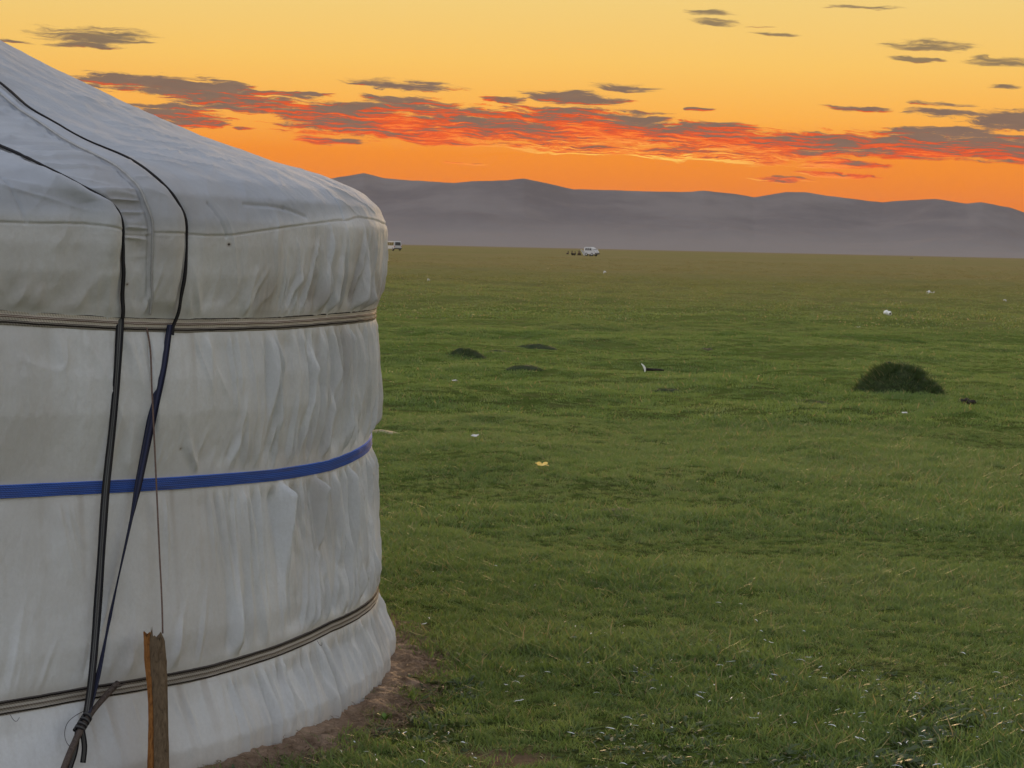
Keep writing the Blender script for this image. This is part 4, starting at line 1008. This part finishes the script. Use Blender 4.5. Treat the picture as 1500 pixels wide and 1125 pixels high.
# ------------------------------------------------------------------ far vehicles and people
def prism(name, prof_pts, half, m, parent, bev=.05, seg=2, taper=0.0, ztop=1.9):
    """side outline (x, z) extruded across y, the sides leaning in towards the top"""
    bm = bmesh.new()
    ins = lambda z: taper * max(0, (z - .95)) / max(.1, ztop - .95)
    A_ = [bm.verts.new((x, -half + ins(z), z)) for x, z in prof_pts]; B_ = [bm.verts.new((x, half - ins(z), z)) for x, z in prof_pts]
    bm.faces.new(A_); bm.faces.new(B_[::-1]); k = len(A_)
    for i in range(k): bm.faces.new((A_[i], B_[i], B_[(i + 1) % k], A_[(i + 1) % k]))
    bmesh.ops.recalc_face_normals(bm, faces=bm.faces)
    if bev: bmesh.ops.bevel(bm, geom=list(bm.edges), offset=bev, segments=seg, affect='EDGES', clamp_overlap=True)
    me = bpy.data.meshes.new(name); bm.to_mesh(me); bm.free()
    return link(name, me, m, parent)
def quad_slab(name, pts, nrm, m, parent, th=.02):
    nrm = Vector(nrm).normalized(); V = [Vector(p) + nrm * .006 for p in pts]; W2 = [v - nrm * th for v in V]; k = len(pts)
    me = bpy.data.meshes.new(name)
    me.from_pydata([tuple(v) for v in V + W2], [], [list(range(k)), list(range(2 * k - 1, k - 1, -1))] + [[i, i + k, (i + 1) % k + k, (i + 1) % k] for i in range(k)])
    return link(name, me, m, parent)
def van(x, y, heading, L, H_, W_, label, nose):
    root = empty('van', (x, y, float(gz(x, y))), heading); tag(root, label, 'van')
    h = W_ / 2; tp = .14
    body = prism('body', [(-L / 2, .38), (-L / 2, 1.0), (-L / 2 + .10, H_ - .12), (-L / 2 + .3, H_), (L / 2 - nose - .75, H_), (L / 2 - nose - .45, H_ - .1), (L / 2 - nose + .25, 1.12), (L / 2 - .12, .92), (L / 2, .62), (L / 2, .34)], h, MAT['van_white'], root, .05, 2, tp, H_)
    yat = lambda z: h - tp * max(0, z - .95) / (H_ - .95)
    zt, zb_ = H_ - .22, 1.08
    xs_ = np.linspace(-L / 2 + .35, L / 2 - nose - .45, 4)
    for sgn in (-1, 1):
        for i in range(3):
            a, b_ = xs_[i] + .04, xs_[i + 1] - .04
            quad_slab('side_window', [(a, sgn * yat(zb_), zb_), (b_ + (.2 if i == 2 else 0), sgn * yat(zb_), zb_), (b_, sgn * yat(zt), zt), (a, sgn * yat(zt), zt)][::sgn], (0, sgn, .15), MAT['glass_dark'], root)
    quad_slab('rear_window', [(-L / 2 + .012, -h + .22, 1.08), (-L / 2 + .012, h - .22, 1.08), (-L / 2 + .085, h - .30, H_ - .2), (-L / 2 + .085, -h + .30, H_ - .2)], (-1, 0, .1), MAT['glass_dark'], root)
    quad_slab('windscreen', [(L / 2 - nose + .20, -h + .16, 1.18), (L / 2 - nose + .20, h - .16, 1.18), (L / 2 - nose - .40, h - .26, H_ - .17), (L / 2 - nose - .40, -h + .26, H_ - .17)], (.8, 0, .6), MAT['glass_dark'], root)
    for xx_ in (-L / 2 - .03, L / 2 + .03): prism('bumper', [(xx_ - .07, .36), (xx_ - .07, .58), (xx_ + .07, .58), (xx_ + .07, .36)], h - .02, MAT['trim'], root, .02, 1)
    for sgn in (-1, 1):
        bm = bmesh.new(); bmesh.ops.create_uvsphere(bm, u_segments=14, v_segments=8, radius=.13, matrix=Matrix.Translation((L / 2 - .02, sgn * (h - .22), .78)) @ Matrix.Diagonal((.5, 1, .8, 1)))
        me = bpy.data.meshes.new('headlight'); bm.to_mesh(me); bm.free(); link('headlight', me, MAT['lamp_clear'], root)
        quad_slab('tail_light', [(-L / 2, sgn * (h - .06), .75), (-L / 2, sgn * (h - .2), .75), (-L / 2 + .0, sgn * (h - .2), 1.0), (-L / 2 + .0, sgn * (h - .06), 1.0)][::sgn], (-1, 0, 0), MAT['lamp_red'], root)
        prism('mirror', [(L / 2 - nose - .05, 1.12), (L / 2 - nose - .05, 1.34), (L / 2 - nose + .06, 1.34), (L / 2 - nose + .06, 1.12)], .11, MAT['van_white'], root, .02, 1).location = (0, sgn * (h + .12), 0)
        for xw in (-L / 2 + .72, L / 2 - .78):
            wh = bpy.data.objects.new('wheel', None); col.objects.link(wh); wh.parent = root; wh.location = (xw, sgn * (h - .10), .33)
            bm = bmesh.new(); bmesh.ops.create_cone(bm, cap_ends=True, segments=24, radius1=.33, radius2=.33, depth=.2, matrix=Matrix.Rotation(R(90), 4, 'X'))
            bmesh.ops.bevel(bm, geom=[e_ for e_ in bm.edges if len(e_.link_faces) == 2 and any(len(f.verts) > 4 for f in e_.link_faces)], offset=.04, segments=2, affect='EDGES')
            me = bpy.data.meshes.new('tyre'); bm.to_mesh(me); bm.free(); link('tyre', me, MAT['tyre'], wh)
            bm = bmesh.new(); bmesh.ops.create_cone(bm, cap_ends=True, segments=16, radius1=.19, radius2=.17, depth=.21, matrix=Matrix.Rotation(R(90), 4, 'X'))
            me = bpy.data.meshes.new('rim'); bm.to_mesh(me); bm.free(); link('rim', me, MAT['rim'], wh)
    return root
van(-25.0, 467.8, R(118), 4.6, 1.95, 1.75, 'white van parked far off, half hidden behind the right edge of the yurt', .75)
van(14.62, 436, R(-38), 2.8, 1.72, 1.40, 'small white van with dark windows far out on the plain beside seated people', .55)

def person(x, y, rz, joints, edges, radii, head, label, clothes, hat=None):
    me = bpy.data.meshes.new('person'); me.from_pydata(joints, edges, [])
    o = bpy.data.objects.new('person', me); col.objects.link(o)
    sk = o.modifiers.new('skin', 'SKIN'); o.modifiers.new('sub', 'SUBSURF').levels = 1
    for v, r_ in zip(me.skin_vertices[0].data, radii): v.radius = (r_, r_)
    me.skin_vertices[0].data[0].use_root = True
    bpy.context.view_layer.update()
    dg = bpy.context.evaluated_depsgraph_get(); nm = bpy.data.meshes.new_from_object(o.evaluated_get(dg))
    o.modifiers.clear(); o.data = nm; nm.name = 'person'
    nm.materials.clear(); nm.materials.append(clothes); nm.materials.append(MAT['skin'])
    hd_ = Vector(head)
    for p in nm.polygons:
        p.use_smooth = True
        if (p.center - hd_).length < .145: p.material_index = 1
    o.location = (x, y, float(gz(x, y)) + .0); o.rotation_euler = (0, 0, rz)
    bm = bmesh.new(); bmesh.ops.create_uvsphere(bm, u_segments=12, v_segments=8, radius=.115, matrix=Matrix.Translation(hd_ + Vector((-.02, 0, .04))))
    me2 = bpy.data.meshes.new('hair'); bm.to_mesh(me2); bm.free(); link('hair', me2, MAT['hair'], o)
    return tag(o, label, 'person', 'people sitting by the far van')
SIT_J = [(0, 0, .12), (.02, 0, .32), (.05, 0, .52), (.07, 0, .62), (.10, 0, .76), (.10, .0, .84),
         (.06, .18, .52), (.22, .22, .36), (.38, .10, .40), (.06, -.18, .52), (.22, -.22, .36), (.38, -.10, .40),
         (.08, .10, .12), (.42, .14, .44), (.50, .13, .06), (.64, .14, .05), (.08, -.10, .12), (.42, -.14, .44), (.50, -.13, .06), (.64, -.14, .05)]
SIT_E = [(0, 1), (1, 2), (2, 3), (3, 4), (4, 5), (2, 6), (6, 7), (7, 8), (2, 9), (9, 10), (10, 11), (0, 12), (12, 13), (13, 14), (14, 15), (0, 16), (16, 17), (17, 18), (18, 19)]
SIT_R = [.17, .16, .17, .06, .10, .08, .075, .055, .04, .075, .055, .04, .12, .085, .055, .045, .12, .085, .055, .045]
ST_J = [(0, 0, .88), (.04, 0, 1.1), (.12, 0, 1.32), (.16, 0, 1.43), (.2, 0, 1.56), (.2, 0, 1.66),
        (.12, .2, 1.3), (.22, .24, 1.05), (.36, .2, .9), (.12, -.2, 1.3), (.2, -.24, 1.05), (.34, -.2, .88),
        (0, .1, .82), (.03, .12, .46), (0, .13, .06), (.14, .14, .04), (0, -.1, .82), (.03, -.12, .46), (0, -.13, .06), (.14, -.14, .04)]
person(12.1, 455, R(170), [(a, b_, c_ * .72) for a, b_, c_ in SIT_J], SIT_E, SIT_R, (.10, 0, .57), 'person in dark clothes sitting apart, second from the left in the far group', MAT['dark_clothes'])
person(11.05, 470, R(200), [(a * .8, b_ * .8, c_ * .66) for a, b_, c_ in SIT_J], SIT_E, SIT_R, (.08, 0, .52), 'hunched person in brown, the leftmost and dimmest of the far group', MAT['brown_clothes'])
person(12.0, 452, R(-20), SIT_J, SIT_E, SIT_R, (.10, 0, .80), 'person in dark clothes sitting upright, between two others in the far group', MAT['dark_clothes']).location.x = 11.25
person(12.5, 449, R(15), SIT_J, SIT_E, SIT_R, (.10, 0, .80), 'person in brown clothes sitting in the pair beside the white sheet', MAT['brown_clothes'])
person(12.95, 452, R(190), SIT_J, SIT_E, SIT_R, (.10, 0, .80), 'person in dark clothes sitting nearest the white sheet by the far van', MAT['dark_clothes'])
# leaning white sheet between the people and the van
V = []
for i, t in enumerate(np.linspace(0, 1, 7)):
    for j, s_ in enumerate(np.linspace(0, 1, 5)):
        V.append((-.42 + .78 * (1 - t) - .0 + (s_ - .5) * (.34 + .22 * (1 - t)), .12 * math.sin(t * 2.5 + s_ * 2), 1.08 * t))
V = np.array(V); F = grid_faces(7, 5); rim = [0, 1, 2, 3, 4, 9, 14, 19, 24, 29, 34, 33, 32, 31, 30, 25, 20, 15, 10, 5]
me = np_mesh('white_sheet', np.vstack([V, V + (0, .03, 0)]), np.vstack([F, (F + 35)[:, ::-1], [[rim[(k + 1) % 20], rim[k], rim[k] + 35, rim[(k + 1) % 20] + 35] for k in range(20)]]))
o = tag(link('white_sheet', me, MAT['van_white']), 'white sheet propped up slanting between the seated people and the small van', 'sheet')
o.location = (13.1, 436, float(gz(13.1, 436)) + .05)
